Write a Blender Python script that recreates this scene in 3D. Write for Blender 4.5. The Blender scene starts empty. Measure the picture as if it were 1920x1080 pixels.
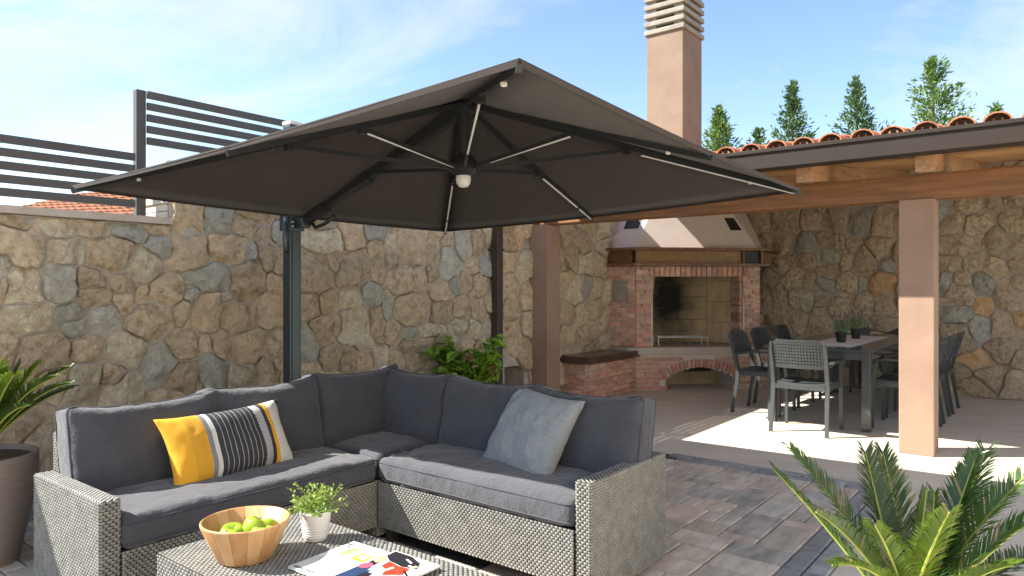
import bpy, bmesh, math, random
import numpy as np
from mathutils import Vector, Matrix, noise
random.seed(7)
R = math.radians
scn = bpy.context.scene
col = scn.collection

# ------------------------------------------------------------------ camera, world, sun, exposure
EYE = 1.33
cam_d = bpy.data.cameras.new('camera'); cam = bpy.data.objects.new('camera', cam_d); col.objects.link(cam)
cam.location = (0, 0, EYE); cam.rotation_euler = (R(90), 0, 0)
cam_d.sensor_width = 36; cam_d.lens = 36 * 1320 / 1920; cam_d.clip_start = .05; cam_d.clip_end = 3000
scn.camera = cam

world = bpy.data.worlds.new('World'); scn.world = world; world.use_nodes = True
wn = world.node_tree.nodes; wl = world.node_tree.links; wn.clear()
w_out = wn.new('ShaderNodeOutputWorld'); w_bg = wn.new('ShaderNodeBackground')
sky = wn.new('ShaderNodeTexSky'); sky.sky_type = 'NISHITA'; sky.sun_disc = False
SUN_EL, SUN_AZ = 42.5, 270.0
sky.sun_elevation = R(SUN_EL); sky.sun_rotation = R(SUN_AZ)
sky.altitude = 0; sky.air_density = 1.0; sky.dust_density = .15; sky.ozone_density = 1.5
w_bg.inputs['Strength'].default_value = .084
tc = wn.new('ShaderNodeTexCoord'); sep = wn.new('ShaderNodeSeparateXYZ'); wl.new(tc.outputs['Generated'], sep.inputs[0])
addz = wn.new('ShaderNodeMath'); addz.operation = 'ADD'; addz.inputs[1].default_value = .22; wl.new(sep.outputs['Z'], addz.inputs[0])
absz = wn.new('ShaderNodeMath'); absz.operation = 'MAXIMUM'; absz.inputs[1].default_value = .05; wl.new(addz.outputs[0], absz.inputs[0])
dx = wn.new('ShaderNodeMath'); dx.operation = 'DIVIDE'; wl.new(sep.outputs['X'], dx.inputs[0]); wl.new(absz.outputs[0], dx.inputs[1])
dy = wn.new('ShaderNodeMath'); dy.operation = 'DIVIDE'; wl.new(sep.outputs['Y'], dy.inputs[0]); wl.new(absz.outputs[0], dy.inputs[1])
comb = wn.new('ShaderNodeCombineXYZ'); wl.new(dx.outputs[0], comb.inputs[0]); wl.new(dy.outputs[0], comb.inputs[1])
mp = wn.new('ShaderNodeMapping'); mp.inputs['Scale'].default_value = (.75, 1.25, 1); mp.inputs['Location'].default_value = (7.7, .9, 0)
mp.inputs['Rotation'].default_value = (0, 0, R(30)); wl.new(comb.outputs[0], mp.inputs[0])
cn = wn.new('ShaderNodeTexNoise'); cn.inputs['Scale'].default_value = 1.1; cn.inputs['Detail'].default_value = 9
cn.inputs['Roughness'].default_value = .62; cn.inputs['Distortion'].default_value = .5; wl.new(mp.outputs[0], cn.inputs['Vector'])
cr = wn.new('ShaderNodeValToRGB'); cr.color_ramp.elements[0].position = .50; cr.color_ramp.elements[0].color = (0, 0, 0, 1)
cr.color_ramp.elements[1].position = .76; cr.color_ramp.elements[1].color = (.8, .8, .8, 1); wl.new(cn.outputs['Fac'], cr.inputs['Fac'])
cmix = wn.new('ShaderNodeMix'); cmix.data_type = 'RGBA'; wl.new(cr.outputs['Color'], cmix.inputs['Factor'])
wl.new(sky.outputs['Color'], cmix.inputs['A']); cmix.inputs['B'].default_value = (4.6, 4.5, 4.6, 1)
wl.new(cmix.outputs['Result'], w_bg.inputs['Color']); wl.new(w_bg.outputs[0], w_out.inputs['Surface'])

sun_d = bpy.data.lights.new('sun', 'SUN'); sun_d.energy = 4.5; sun_d.angle = R(.55); sun_d.color = (1, .94, .84)
sun = bpy.data.objects.new('sun', sun_d); col.objects.link(sun)
sun.rotation_euler = Vector((math.cos(R(SUN_EL)), 0, -math.sin(R(SUN_EL)))).to_track_quat('-Z', 'Y').to_euler()
scn.cycles.diffuse_bounces = 8; scn.cycles.max_bounces = 14
scn.view_settings.view_transform = 'Standard'; scn.view_settings.look = 'None'
scn.view_settings.gamma = 1; scn.view_settings.use_curve_mapping = False
scn.view_settings.exposure = 1.68

# ------------------------------------------------------------------ site axes: a runs along the left wall, b along the fireplace wall
TH = R(51.8)
UX, UY = math.cos(TH), math.sin(TH)
def W(a, b, z=0): return Vector((a * UX - b * UY, a * UY + b * UX, z))

# ------------------------------------------------------------------ materials
def new_mat(name):
    m = bpy.data.materials.new(name); m.use_nodes = True
    return m, m.node_tree.nodes, m.node_tree.links, m.node_tree.nodes['Principled BSDF']
def pm(name, c1, c2=None, scale=6, rough=.7, bump=0, bscale=60, metal=0, stretch=(1, 1, 1), rand=0.0, detail=6,
       lo=.35, hi=.65, sheen=0, spec=.5, c3=None, trans=0, bdist=.01, rotz=0, nr=.6):
    m, n, l, p = new_mat(name)
    p.inputs['Roughness'].default_value = rough; p.inputs['Metallic'].default_value = metal
    p.inputs['Specular IOR Level'].default_value = spec
    if sheen: p.inputs['Sheen Weight'].default_value = sheen; p.inputs['Sheen Roughness'].default_value = .5
    c2 = c2 or c1
    t = n.new('ShaderNodeTexCoord'); mp_ = n.new('ShaderNodeMapping'); mp_.inputs['Scale'].default_value = stretch
    mp_.inputs['Rotation'].default_value = (0, 0, rotz)
    oi = n.new('ShaderNodeObjectInfo')
    va = n.new('ShaderNodeVectorMath'); va.operation = 'ADD'
    vm = n.new('ShaderNodeVectorMath'); vm.operation = 'SCALE'; vm.inputs['Scale'].default_value = 37
    cx = n.new('ShaderNodeCombineXYZ')
    for i in range(3): l.new(oi.outputs['Random'], cx.inputs[i])
    l.new(cx.outputs[0], vm.inputs[0]); l.new(t.outputs['Object'], va.inputs[0]); l.new(vm.outputs[0], va.inputs[1])
    l.new(va.outputs[0], mp_.inputs[0])
    nz = n.new('ShaderNodeTexNoise'); nz.inputs['Scale'].default_value = scale; nz.inputs['Detail'].default_value = detail
    nz.inputs['Roughness'].default_value = nr; l.new(mp_.outputs[0], nz.inputs['Vector'])
    rp = n.new('ShaderNodeValToRGB'); e = rp.color_ramp.elements
    e[0].position = lo; e[0].color = (*c1, 1); e[1].position = hi; e[1].color = (*c2, 1)
    if c3:
        x = e.new((lo + hi) / 2); x.color = (*c3, 1)
    l.new(nz.outputs['Fac'], rp.inputs['Fac'])
    outc = rp.outputs['Color']
    if rand:
        hs = n.new('ShaderNodeHueSaturation')
        mr = n.new('ShaderNodeMapRange'); mr.inputs['To Min'].default_value = 1 - rand; mr.inputs['To Max'].default_value = 1 + rand
        l.new(oi.outputs['Random'], mr.inputs['Value']); l.new(mr.outputs[0], hs.inputs['Value']); l.new(outc, hs.inputs['Color'])
        outc = hs.outputs['Color']
    l.new(outc, p.inputs['Base Color'])
    if bump:
        b2 = n.new('ShaderNodeTexNoise'); b2.inputs['Scale'].default_value = bscale; b2.inputs['Detail'].default_value = 5
        b2.inputs['Roughness'].default_value = nr + .05
        l.new(mp_.outputs[0], b2.inputs['Vector'])
        bp = n.new('ShaderNodeBump'); bp.inputs['Strength'].default_value = bump; bp.inputs['Distance'].default_value = bdist
        l.new(b2.outputs['Fac'], bp.inputs['Height']); l.new(bp.outputs[0], p.inputs['Normal'])
    if trans:
        tr = n.new('ShaderNodeBsdfTranslucent'); l.new(outc, tr.inputs['Color'])
        mx = n.new('ShaderNodeMixShader'); mx.inputs[0].default_value = trans
        o = n['Material Output']; l.new(p.outputs[0], mx.inputs[1]); l.new(tr.outputs[0], mx.inputs[2]); l.new(mx.outputs[0], o.inputs['Surface'])
    return m
MT = {}
MT['terrace'] = pm('terrace concrete', (.60, .54, .435), (.68, .62, .515), scale=1.6, rough=.62, bump=.12, bscale=25, stretch=(1, 3, 1), detail=8)
MT['bed'] = pm('paving sand', (.06, .055, .05), (.11, .1, .09), scale=30, rough=.95)
PV = [pm('paver tan', (.43, .37, .30), (.71, .635, .54), scale=5, rough=.75, bump=.5, detail=9, bscale=70, rand=.18, stretch=(1, 3, 1), lo=.32, hi=.68),
      pm('paver rose', (.45, .355, .28), (.69, .595, .50), scale=5, rough=.75, bump=.5, detail=9, bscale=70, rand=.18, stretch=(1, 3, 1), lo=.32, hi=.68),
      pm('paver grey', (.33, .31, .275), (.65, .605, .535), scale=5, rough=.75, bump=.5, detail=9, bscale=70, rand=.2, stretch=(1, 3, 1), lo=.32, hi=.68)]
MT['border'] = pm('border paver', (.21, .215, .215), (.36, .365, .36), scale=7, rough=.75, bump=.35, bscale=70, rand=.2)
ST = {'t': pm('stone tan', (0.346, 0.256, 0.154), (0.742, 0.602, 0.435), scale=17, rough=.9, bump=1.0, bscale=22, rand=.16, bdist=.04, detail=10, nr=.74, lo=.34, hi=.66, c3=(0.589, 0.474, 0.333)),
      'p': pm('stone pale', (0.461, 0.358, 0.237), (0.780, 0.742, 0.576), scale=17, rough=.9, bump=1.0, bscale=22, rand=.12, bdist=.04, detail=10, nr=.74, lo=.34, hi=.66),
      'o': pm('stone ochre', (0.461, 0.320, 0.166), (0.768, 0.589, 0.358), scale=15, rough=.9, bump=.9, bscale=22, rand=.12, bdist=.04, detail=10, nr=.74, c3=(0.563, 0.461, 0.333)),
      'g': pm('stone grey', (0.346, 0.339, 0.288), (0.563, 0.550, 0.480), scale=17, rough=.9, bump=.9, bscale=22, rand=.15, bdist=.04, detail=10, nr=.74),
      'd': pm('stone brown', (0.435, 0.333, 0.218), (0.717, 0.589, 0.422), scale=17, rough=.9, bump=1.0, bscale=22, rand=.15, bdist=.04, detail=10, nr=.74),
      'b': pm('stone orange', (0.640, 0.384, 0.179), (0.768, 0.538, 0.320), scale=15, rough=.9, bump=.9, bscale=22, rand=.1, bdist=.04, detail=10, nr=.74)}
MT['mortar'] = pm('mortar', (.38, .355, .315), (.52, .49, .445), scale=14, rough=.95, bump=.8, bscale=45, bdist=.02)
MT['coping'] = pm('coping stone', (.40, .35, .30), (.47, .42, .37), scale=5, rough=.8, bump=.15, bscale=60)
MT['limewall'] = pm('pale rubble', (.55, .50, .42), (.66, .61, .53), scale=6, rough=.9, bump=.5, bscale=30)
MT['fence'] = pm('fence metal', (.075, .07, .068), (.09, .085, .083), scale=3, rough=.5, metal=.2)
MT['canopy'] = pm('canopy fabric', (.045, .035, .034), (.051, .040, .039), scale=3, rough=.85, bump=.12, bscale=900, sheen=.1, trans=.1)
MT['frame_dark'] = pm('umbrella metal', (.03, .034, .036), (.038, .042, .045), scale=3, rough=.42, metal=.4)
MT['mast'] = pm('mast metal', (.055, .075, .085), (.07, .09, .10), scale=3, rough=.35, metal=.55)
MT['chrome'] = pm('light strip', (.74, .73, .71), (.80, .79, .77), scale=20, rough=.3, metal=0)
MT['lampglass'] = pm('frosted lamp', (.72, .70, .66), (.78, .76, .72), scale=3, rough=.4)
MT['plaster'] = pm('peach plaster', (.27, .18, .13), (.325, .222, .162), scale=2.5, rough=.9, bump=.45, bscale=90, detail=8, bdist=.006)
MT['plaster_ch'] = pm('chimney plaster', (.21, .148, .107), (.255, .182, .134), scale=3, rough=.9, bump=.4, bscale=70, detail=8, bdist=.008)
MT['hood'] = pm('hood plaster', (.66, .58, .545), (.71, .63, .59), scale=3, rough=.85, bump=.12, bscale=60)
MT['concrete'] = pm('cap concrete', (.24, .225, .19), (.33, .305, .26), scale=6, rough=.9, bump=.3, bscale=50)
MT['beam'] = pm('beam wood', (.14, .06, .021), (.30, .14, .052), scale=3.2, rough=.5, bump=.25, bscale=18, stretch=(9, .7, 9), c3=(.215, .094, .034), lo=.3, hi=.72)
MT['rafter'] = pm('rafter wood', (.34, .18, .085), (.50, .30, .16), scale=3, rough=.55, bump=.2, bscale=18, stretch=(.8, 9, 9))
MT['board'] = pm('ceiling board', (.47, .24, .09), (.62, .36, .16), scale=3, rough=.55, bump=.2, bscale=18, stretch=(9, .6, 9), rand=.12)
MT['gutter'] = pm('gutter metal', (.024, .017, .0135), (.03, .0215, .017), scale=2, rough=.6, metal=0, spec=.25)
MT['pipe'] = pm('downpipe metal', (.05, .034, .03), (.06, .042, .036), scale=2, rough=.4, metal=.1)
MT['tile'] = pm('roof tile', (.33, .11, .045), (.50, .23, .12), scale=8, rough=.85, bump=.3, bscale=50, rand=.2)
BR = [pm('brick rose', (0.489, 0.266, 0.194), (0.708, 0.449, 0.352), scale=9, rough=.9, bump=.6, bscale=60, rand=.18, stretch=(1, 1, 2)),
      pm('brick red', (0.464, 0.210, 0.151), (0.644, 0.365, 0.273), scale=9, rough=.9, bump=.6, bscale=60, rand=.18, stretch=(1, 1, 2)),
      pm('brick brown', (0.412, 0.253, 0.180), (0.618, 0.421, 0.324), scale=9, rough=.9, bump=.6, bscale=60, rand=.18, stretch=(1, 1, 2))]
MT['brickmortar'] = pm('brick mortar', (.62, .54, .47), (.70, .62, .55), scale=20, rough=.95, bump=.4, bscale=80)
MT['refract'] = pm('firebrick', (.46, .35, .21), (.58, .47, .30), scale=4, rough=.9, bump=.3, bscale=40, rand=.1)
MT['soot'] = pm('sooty firebrick', (.022, .018, .015), (.40, .31, .18), scale=2.2, rough=.95, bump=.3, bscale=40, lo=.45, hi=.62)
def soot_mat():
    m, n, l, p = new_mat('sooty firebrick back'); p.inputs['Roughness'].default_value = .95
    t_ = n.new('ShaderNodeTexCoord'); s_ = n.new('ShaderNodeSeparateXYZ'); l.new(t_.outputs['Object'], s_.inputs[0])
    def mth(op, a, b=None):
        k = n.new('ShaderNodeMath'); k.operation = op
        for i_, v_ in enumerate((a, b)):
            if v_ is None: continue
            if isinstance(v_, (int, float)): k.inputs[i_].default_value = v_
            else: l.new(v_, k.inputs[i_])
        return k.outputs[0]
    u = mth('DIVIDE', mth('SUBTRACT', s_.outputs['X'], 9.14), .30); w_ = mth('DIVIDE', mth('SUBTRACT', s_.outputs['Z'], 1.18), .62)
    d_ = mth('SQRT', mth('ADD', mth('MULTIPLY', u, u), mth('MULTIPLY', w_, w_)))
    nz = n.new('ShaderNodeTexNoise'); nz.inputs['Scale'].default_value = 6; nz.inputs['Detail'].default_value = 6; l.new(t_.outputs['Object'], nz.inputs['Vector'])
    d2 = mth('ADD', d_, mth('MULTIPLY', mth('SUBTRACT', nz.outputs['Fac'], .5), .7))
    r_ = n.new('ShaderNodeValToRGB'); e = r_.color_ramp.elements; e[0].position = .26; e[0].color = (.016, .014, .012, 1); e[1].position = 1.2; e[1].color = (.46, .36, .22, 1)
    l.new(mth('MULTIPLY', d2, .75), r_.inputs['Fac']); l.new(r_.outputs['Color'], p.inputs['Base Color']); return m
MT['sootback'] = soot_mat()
MT['hearth'] = pm('hearth stone', (.46, .39, .33), (.55, .48, .41), scale=6, rough=.5, bump=.1, bscale=40)
MT['benchslab'] = pm('bench slab', (.06, .038, .027), (.11, .072, .052), scale=6, rough=.22, bump=.1, bscale=30)
MT['mantel'] = pm('mantel wood', (.10, .045, .02), (.24, .12, .05), scale=3, rough=.4, bump=.2, bscale=16, stretch=(.7, 9, 9))
MT['mantel_gold'] = pm('mantel inner wood', (.24, .12, .035), (.37, .21, .075), scale=3, rough=.45, bump=.1, bscale=16, stretch=(.7, 9, 9))
MT['black'] = pm('black metal', (.012, .012, .012), (.02, .02, .02), scale=5, rough=.5)
MT['steel'] = pm('grate steel', (.42, .40, .37), (.55, .53, .50), scale=9, rough=.4, metal=.8)
MT['ash'] = pm('ash', (.16, .15, .14), (.40, .37, .34), scale=18, rough=1, bump=.5, bscale=60)
MT['rattan'] = pm('rattan strand', (.21, .21, .195), (.285, .285, .265), scale=18, rough=.62, spec=.3, bump=.25, bscale=240, stretch=(1, 1, 1), rand=0)
MT['rattan2'] = pm('rattan strand dark', (.195, .195, .18), (.265, .265, .247), scale=18, rough=.62, spec=.3)
MT['rattan3'] = pm('rattan strand light', (.22, .22, .203), (.292, .292, .272), scale=18, rough=.6, spec=.3)
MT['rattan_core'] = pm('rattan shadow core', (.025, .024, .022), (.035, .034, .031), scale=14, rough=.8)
MT['cushion'] = pm('cushion fabric', (.054, .057, .070), (.067, .071, .086), scale=7, rough=.85, bump=.45, bscale=16, bdist=.03, stretch=(1, 1, 1), sheen=.25, spec=.3)
MT['piping'] = pm('piping fabric', (.04, .044, .056), (.048, .052, .066), scale=7, rough=.8)
MT['linen'] = pm('grey linen', (.235, .265, .285), (.30, .33, .35), scale=60, rough=.9, bump=.6, bscale=260, sheen=.2)
MT['leg'] = pm('dark leg', (.03, .028, .026), (.04, .038, .035), scale=5, rough=.5)
WD = [pm('bowl wood %d' % i, c1, c2, scale=4, rough=.4, bump=.08, bscale=30, stretch=(6, 6, .7)) for i, (c1, c2) in enumerate(
    (((.47, .25, .10), (.57, .33, .15)), ((.40, .20, .075), (.50, .28, .12)), ((.54, .31, .14), (.63, .40, .20))))]
MT['apple'] = pm('apple skin', (.20, .34, .022), (.30, .43, .04), scale=5, rough=.28, rand=.08, lo=.3, hi=.7)
MT['stem'] = pm('stem brown', (.10, .06, .03), (.16, .10, .05), scale=10, rough=.8)
MT['whitepot'] = pm('white glaze', (.68, .67, .65), (.74, .73, .71), scale=4, rough=.35)
MT['leaf_lime'] = pm('small bright leaf', (.16, .27, .035), (.36, .46, .11), scale=9, rough=.5, trans=.3)
MT['leaf_hyd'] = pm('broad leaf', (.16, .34, .02), (.30, .50, .05), scale=7, rough=.42, trans=.3, rand=.3, bump=.3, bscale=40)
MT['leaf_hyd_dry'] = pm('dry flower head', (.28, .13, .06), (.40, .24, .12), scale=20, rough=.9)
MT['cycad'] = pm('palm leaflet', (.035, .085, .016), (.085, .16, .024), scale=4, rough=.34, trans=.22, rand=.25, spec=.6)
MT['cycad_y'] = pm('palm leaflet young', (.075, .15, .012), (.15, .235, .025), scale=4, rough=.34, trans=.35, rand=.2, spec=.6)
MT['cycad_dry'] = pm('palm leaflet dry', (.22, .17, .06), (.34, .27, .11), scale=6, rough=.6, trans=.2)
MT['rachis'] = pm('palm rib', (.30, .36, .05), (.38, .44, .09), scale=6, rough=.4)
MT['conifer'] = pm('conifer spray', (.05, .11, .022), (.21, .32, .07), scale=5, rough=.6, trans=.25, lo=.3, hi=.7)
MT['conifer_d'] = pm('dark conifer spray', (.03, .075, .025), (.14, .23, .07), scale=5, rough=.6, trans=.25, lo=.3, hi=.7)
MT['bark'] = pm('bark', (.10, .065, .045), (.17, .12, .085), scale=12, rough=.95)
MT['planter'] = pm('planter taupe', (.25, .215, .195), (.29, .25, .23), scale=5, rough=.6, bump=.08, bscale=90)
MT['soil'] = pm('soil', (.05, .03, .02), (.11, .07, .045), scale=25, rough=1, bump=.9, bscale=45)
MT['chair'] = pm('chair resin', (.045, .052, .055), (.055, .062, .065), scale=6, rough=.42)
MT['tabledark'] = pm('dining table anthracite', (.06, .066, .072), (.075, .082, .088), scale=4, rough=.14, bump=.03, bscale=50)
MT['runner'] = pm('runner cloth', (.80, .80, .79), (.83, .83, .82), scale=60, rough=.8, bump=.2, bscale=300)
MT['herb'] = pm('herb leaf', (.13, .22, .09), (.27, .36, .19), scale=9, rough=.6, trans=.2)
MT['lavender'] = pm('lavender tip', (.07, .035, .07), (.13, .07, .12), scale=9, rough=.8)
MT['render'] = pm('neighbour render', (.62, .50, .36), (.68, .56, .42), scale=3, rough=.9, bump=.2, bscale=40)
MT['whiteren'] = pm('white render', (.70, .69, .67), (.76, .75, .73), scale=3, rough=.9)
MT['grassland'] = pm('scrub ground', (.10, .11, .05), (.22, .19, .11), scale=2, rough=1, bump=.5, bscale=10)
MT['bounce_facade'] = pm('villa render', (.70, .60, .49), (.75, .65, .54), scale=3, rough=.9, bump=.2, bscale=60)
MT['glass'] = pm('window glass', (.02, .025, .03), (.03, .035, .04), scale=1, rough=.05)
MT['paper'] = pm('magazine paper', (.72, .72, .71), (.76, .76, .75), scale=3, rough=.28)
def flat(name, c, rough=.3): return pm(name, c, tuple(x * .94 for x in c), scale=20, rough=rough)
MT['pr_y'] = flat('print yellow', (.80, .56, .02)); MT['pr_r'] = flat('print red', (.68, .05, .025)); MT['pr_k'] = flat('print black', (.02, .02, .025))
MT['pr_n'] = flat('print navy', (.025, .05, .12)); MT['pr_p'] = flat('print pink', (.68, .10, .16)); MT['pr_t'] = flat('print tan', (.50, .36, .23))
MT['pr_g'] = flat('print grey', (.45, .46, .48))

# ------------------------------------------------------------------ object helpers
def tag(o, label=None, cat=None, group=None, kind=None):
    if label: o['label'] = label
    if cat: o['category'] = cat
    if group: o['group'] = group
    if kind: o['kind'] = kind
    return o
def empty(name, loc=(0, 0, 0), rz=0.0):
    o = bpy.data.objects.new(name, None); o.location = loc; o.rotation_euler = (0, 0, rz); o.empty_display_size = .1
    col.objects.link(o); return o
def thing(name, label, cat, loc=(0, 0, 0), rz=0.0, group=None):
    return tag(empty(name, loc, rz), label, cat, group)
def link_mesh(name, me, parent=None, loc=None, rot=None, scale=None):
    o = bpy.data.objects.new(name, me); col.objects.link(o)
    if parent: o.parent = parent
    if loc is not None: o.location = loc
    if rot is not None: o.rotation_euler = rot
    if scale is not None: o.scale = scale
    return o
def kids(o): return [c for c in bpy.data.objects if c.parent == o]
def copy_tree(o, loc, rz=None, label=None):
    def rec(x, par):
        c = x.copy(); col.objects.link(c)
        if par: c.parent = par
        for k in kids_cache.get(x.name, []): rec(k, c)
        return c
    kids_cache = {}
    for x in list(bpy.data.objects):
        if x.parent: kids_cache.setdefault(x.parent.name, []).append(x)
    r = rec(o, None); r.location = loc
    if rz is not None: r.rotation_euler = (0, 0, rz)
    if label: r['label'] = label
    return r

class MB:
    def __init__(s): s.v = []; s.f = []; s.mi = []; s.cur = 0
    def vert(s, p): s.v.append(tuple(p)); return len(s.v) - 1
    def face(s, idx): s.f.append(tuple(idx)); s.mi.append(s.cur)
    def poly(s, pts): s.face([s.vert(p) for p in pts])
    def hexa(s, P):  # 8 pts: bottom ring 0-3 ccw, top ring 4-7
        i = [s.vert(p) for p in P]
        for q in ((3, 2, 1, 0), (4, 5, 6, 7), (0, 1, 5, 4), (1, 2, 6, 5), (2, 3, 7, 6), (3, 0, 4, 7)): s.face([i[k] for k in q])
    def box(s, x0, x1, y0, y1, z0, z1, bev=0):
        if bev <= 0:
            s.hexa([(x0, y0, z0), (x1, y0, z0), (x1, y1, z0), (x0, y1, z0), (x0, y0, z1), (x1, y0, z1), (x1, y1, z1), (x0, y1, z1)]); return
        bm = bmesh.new(); bmesh.ops.create_cube(bm, size=1)
        for v in bm.verts:
            v.co = Vector(((x0 + x1) / 2 + v.co.x * (x1 - x0), (y0 + y1) / 2 + v.co.y * (y1 - y0), (z0 + z1) / 2 + v.co.z * (z1 - z0)))
        bmesh.ops.bevel(bm, geom=list(bm.edges), offset=bev, segments=2, affect='EDGES', profile=.7)
        s.add_bm(bm)
    def add_bm(s, bm):
        off = len(s.v); bm.verts.index_update()
        for v in bm.verts: s.v.append(tuple(v.co))
        for f in bm.faces: s.face([off + v.index for v in f.verts])
        bm.free()
    def tube(s, pts, r, n=8, caps=True):
        pts = [Vector(p) for p in pts]; rs = r if isinstance(r, (list, tuple)) else [r] * len(pts)
        rings = []; up = None
        for i, p in enumerate(pts):
            d = (pts[min(i + 1, len(pts) - 1)] - pts[max(i - 1, 0)]).normalized()
            if up is None: up = Vector((0, 0, 1)) if abs(d.z) < .9 else Vector((1, 0, 0))
            sx = d.cross(up).normalized(); up = sx.cross(d).normalized()
            rings.append([s.vert(p + (sx * math.cos(2 * math.pi * k / n) + up * math.sin(2 * math.pi * k / n)) * rs[i]) for k in range(n)])
        for a, b in zip(rings, rings[1:]):
            for k in range(n): s.face((a[k], a[(k + 1) % n], b[(k + 1) % n], b[k]))
        if caps: s.face(rings[0][::-1]); s.face(rings[-1])
    def bar(s, p, q, w, h, up=(0, 0, 1)):
        p, q = Vector(p), Vector(q); d = (q - p).normalized(); up = Vector(up)
        sx = d.cross(up).normalized(); uz = sx.cross(d).normalized()
        c = [sx * (w / 2) * i + uz * (h / 2) * j for i, j in ((-1, -1), (1, -1), (1, 1), (-1, 1))]
        s.hexa([p + x for x in c] + [q + x for x in c])
    def taper(s, p, q, w0, w1):
        p, q = Vector(p), Vector(q); d = (q - p).normalized(); ref = Vector((0, 1, 0)) if abs(d.y) < .8 else Vector((1, 0, 0))
        sx = d.cross(ref).normalized(); uz = sx.cross(d).normalized()
        c = [sx * i + uz * j for i, j in ((-1, -1), (1, -1), (1, 1), (-1, 1))]
        s.hexa([p + x * w0 / 2 for x in c] + [q + x * w1 / 2 for x in c])
    def lathe(s, prof, n=32, a0=0, a1=2 * math.pi, c=(0, 0)):
        full = abs(a1 - a0 - 2 * math.pi) < 1e-6; m = n if full else n + 1
        rings = []
        for r, z in prof:
            rings.append([s.vert((c[0] + r * math.cos(a0 + (a1 - a0) * k / n), c[1] + r * math.sin(a0 + (a1 - a0) * k / n), z)) for k in range(m)])
        for a, b in zip(rings, rings[1:]):
            for k in range(n): s.face((a[k], a[(k + 1) % m], b[(k + 1) % m], b[k]))
        return rings
    def mesh(s, name, mats, smooth=False, angle=None):
        me = bpy.data.meshes.new(name); me.from_pydata(s.v, [], s.f)
        for m in (mats if isinstance(mats, (list, tuple)) else [mats]): me.materials.append(m)
        if any(s.mi): me.polygons.foreach_set('material_index', s.mi)
        if smooth:
            me.polygons.foreach_set('use_smooth', [True] * len(me.polygons))
            if angle: me.set_sharp_from_angle(angle=R(angle))
        me.update(); return me
    def build(s, name, mats, parent=None, smooth=False, angle=None, loc=None, rot=None):
        return link_mesh(name, s.mesh(name, mats, smooth, angle), parent, loc, rot)

# ------------------------------------------------------------------ ground and terrace
g = MB(); g.poly([(-900, -900, -.05), (900, -900, -.05), (900, 900, -.05), (-900, 900, -.05)])
tag(g.build('ground', MT['grassland']), kind='structure')
t = MB(); t.poly([W(-5, -7), W(10.6, -7), W(10.6, 5.1), W(-5, 5.1)])
tag(t.build('terrace_floor', MT['terrace']), kind='structure')

A_EDGE, B_EDGE = 5.2, .855
pav = empty('paving'); tag(pav, kind='structure'); pav.location = W(0, 0, 0); pav.rotation_euler = (0, 0, TH)
b_ = MB(); b_.poly([(-.6, B_EDGE, .003), (A_EDGE, B_EDGE, .003), (A_EDGE, 4.76, .003), (-.6, 4.76, .003)])
b_.build('paving_bed', MT['bed'], pav)
def in_view(a, b):
    p = W(a, b); return p.y > 2.6 and p.x > -3.1
paver_cache = {}
def paver(a0, a1, b0, b1, mats, name):
    w, d = a1 - a0 - .009, b1 - b0 - .009
    mt = random.choice(mats); key = (round(w, 3), round(d, 3), mt.name)
    if key not in paver_cache:
        m = MB(); c = .006; x, y = w / 2, d / 2
        lo = [m.vert(p) for p in ((-x, -y, .003), (x, -y, .003), (x, y, .003), (-x, y, .003))]
        mi = [m.vert(p) for p in ((-x, -y, .013), (x, -y, .013), (x, y, .013), (-x, y, .013))]
        hi = [m.vert(p) for p in ((-x + c, -y + c, .018), (x - c, -y + c, .018), (x - c, y - c, .018), (-x + c, y - c, .018))]
        for L, H in ((lo, mi), (mi, hi)):
            for k in range(4): m.face((L[k], L[(k + 1) % 4], H[(k + 1) % 4], H[k]))
        m.face(hi); paver_cache[key] = m.mesh(name, mt)
    link_mesh(name, paver_cache[key], pav, ((a0 + a1) / 2, (b0 + b1) / 2, random.uniform(-.0015, .0015)),
              (random.uniform(-.003, .003), random.uniform(-.003, .003), 0))
G = .1
na, nb = 56, 36
occ = set(); a_off, b_off = A_EDGE - .2 - na * G, B_EDGE + .2
sizes = [(3, 2), (3, 2), (2, 3), (2, 2), (3, 3), (2, 1), (1, 2), (4, 2), (2, 3)]
rp = random.Random(21)
def need(a, b):
    if not in_view(a, b): return False
    if 2.5 < a < 3.1 and b > 1.6: return False
    if 1.2 < a < 3.1 and 2.9 < b < 3.5: return False
    return True
for j in range(nb):
    for i in range(na):
        if (i, j) in occ: continue
        opts = sizes[:]; rp.shuffle(opts); opts.append((1, 1))
        for w, d in opts:
            cells = [(i + x, j + y) for x in range(w) for y in range(d)]
            if all(c not in occ and c[0] < na and c[1] < nb for c in cells):
                occ.update(cells)
                a0, b0 = a_off + i * G, b_off + j * G
                if need(a0 + w * G / 2, b0 + d * G / 2): paver(a0, a0 + w * G, b0, b0 + d * G, PV, 'paver')
                break
x = B_EDGE
while x < 2.4:
    paver(A_EDGE - .1, A_EDGE, x, x + .2, [MT['border']], 'border_paver'); paver(A_EDGE - .2, A_EDGE - .1, x - .1 if x > B_EDGE else x, x + .1, [MT['border']], 'border_paver'); x += .2
x = A_EDGE - .2
while x > .9:
    if in_view(x, B_EDGE):
        w = rp.choice((.2, .3)); paver(x - w, x, B_EDGE, B_EDGE + .1, [MT['border']], 'border_paver')
        paver(x - w, x, B_EDGE + .1, B_EDGE + .2, [MT['border']], 'border_paver'); x -= w
    else: x -= .2
x = .6
while x < 1.8:
    paver(x, x + .2, 4.56, 4.76, [MT['border']], 'border_paver'); x += .2

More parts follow.
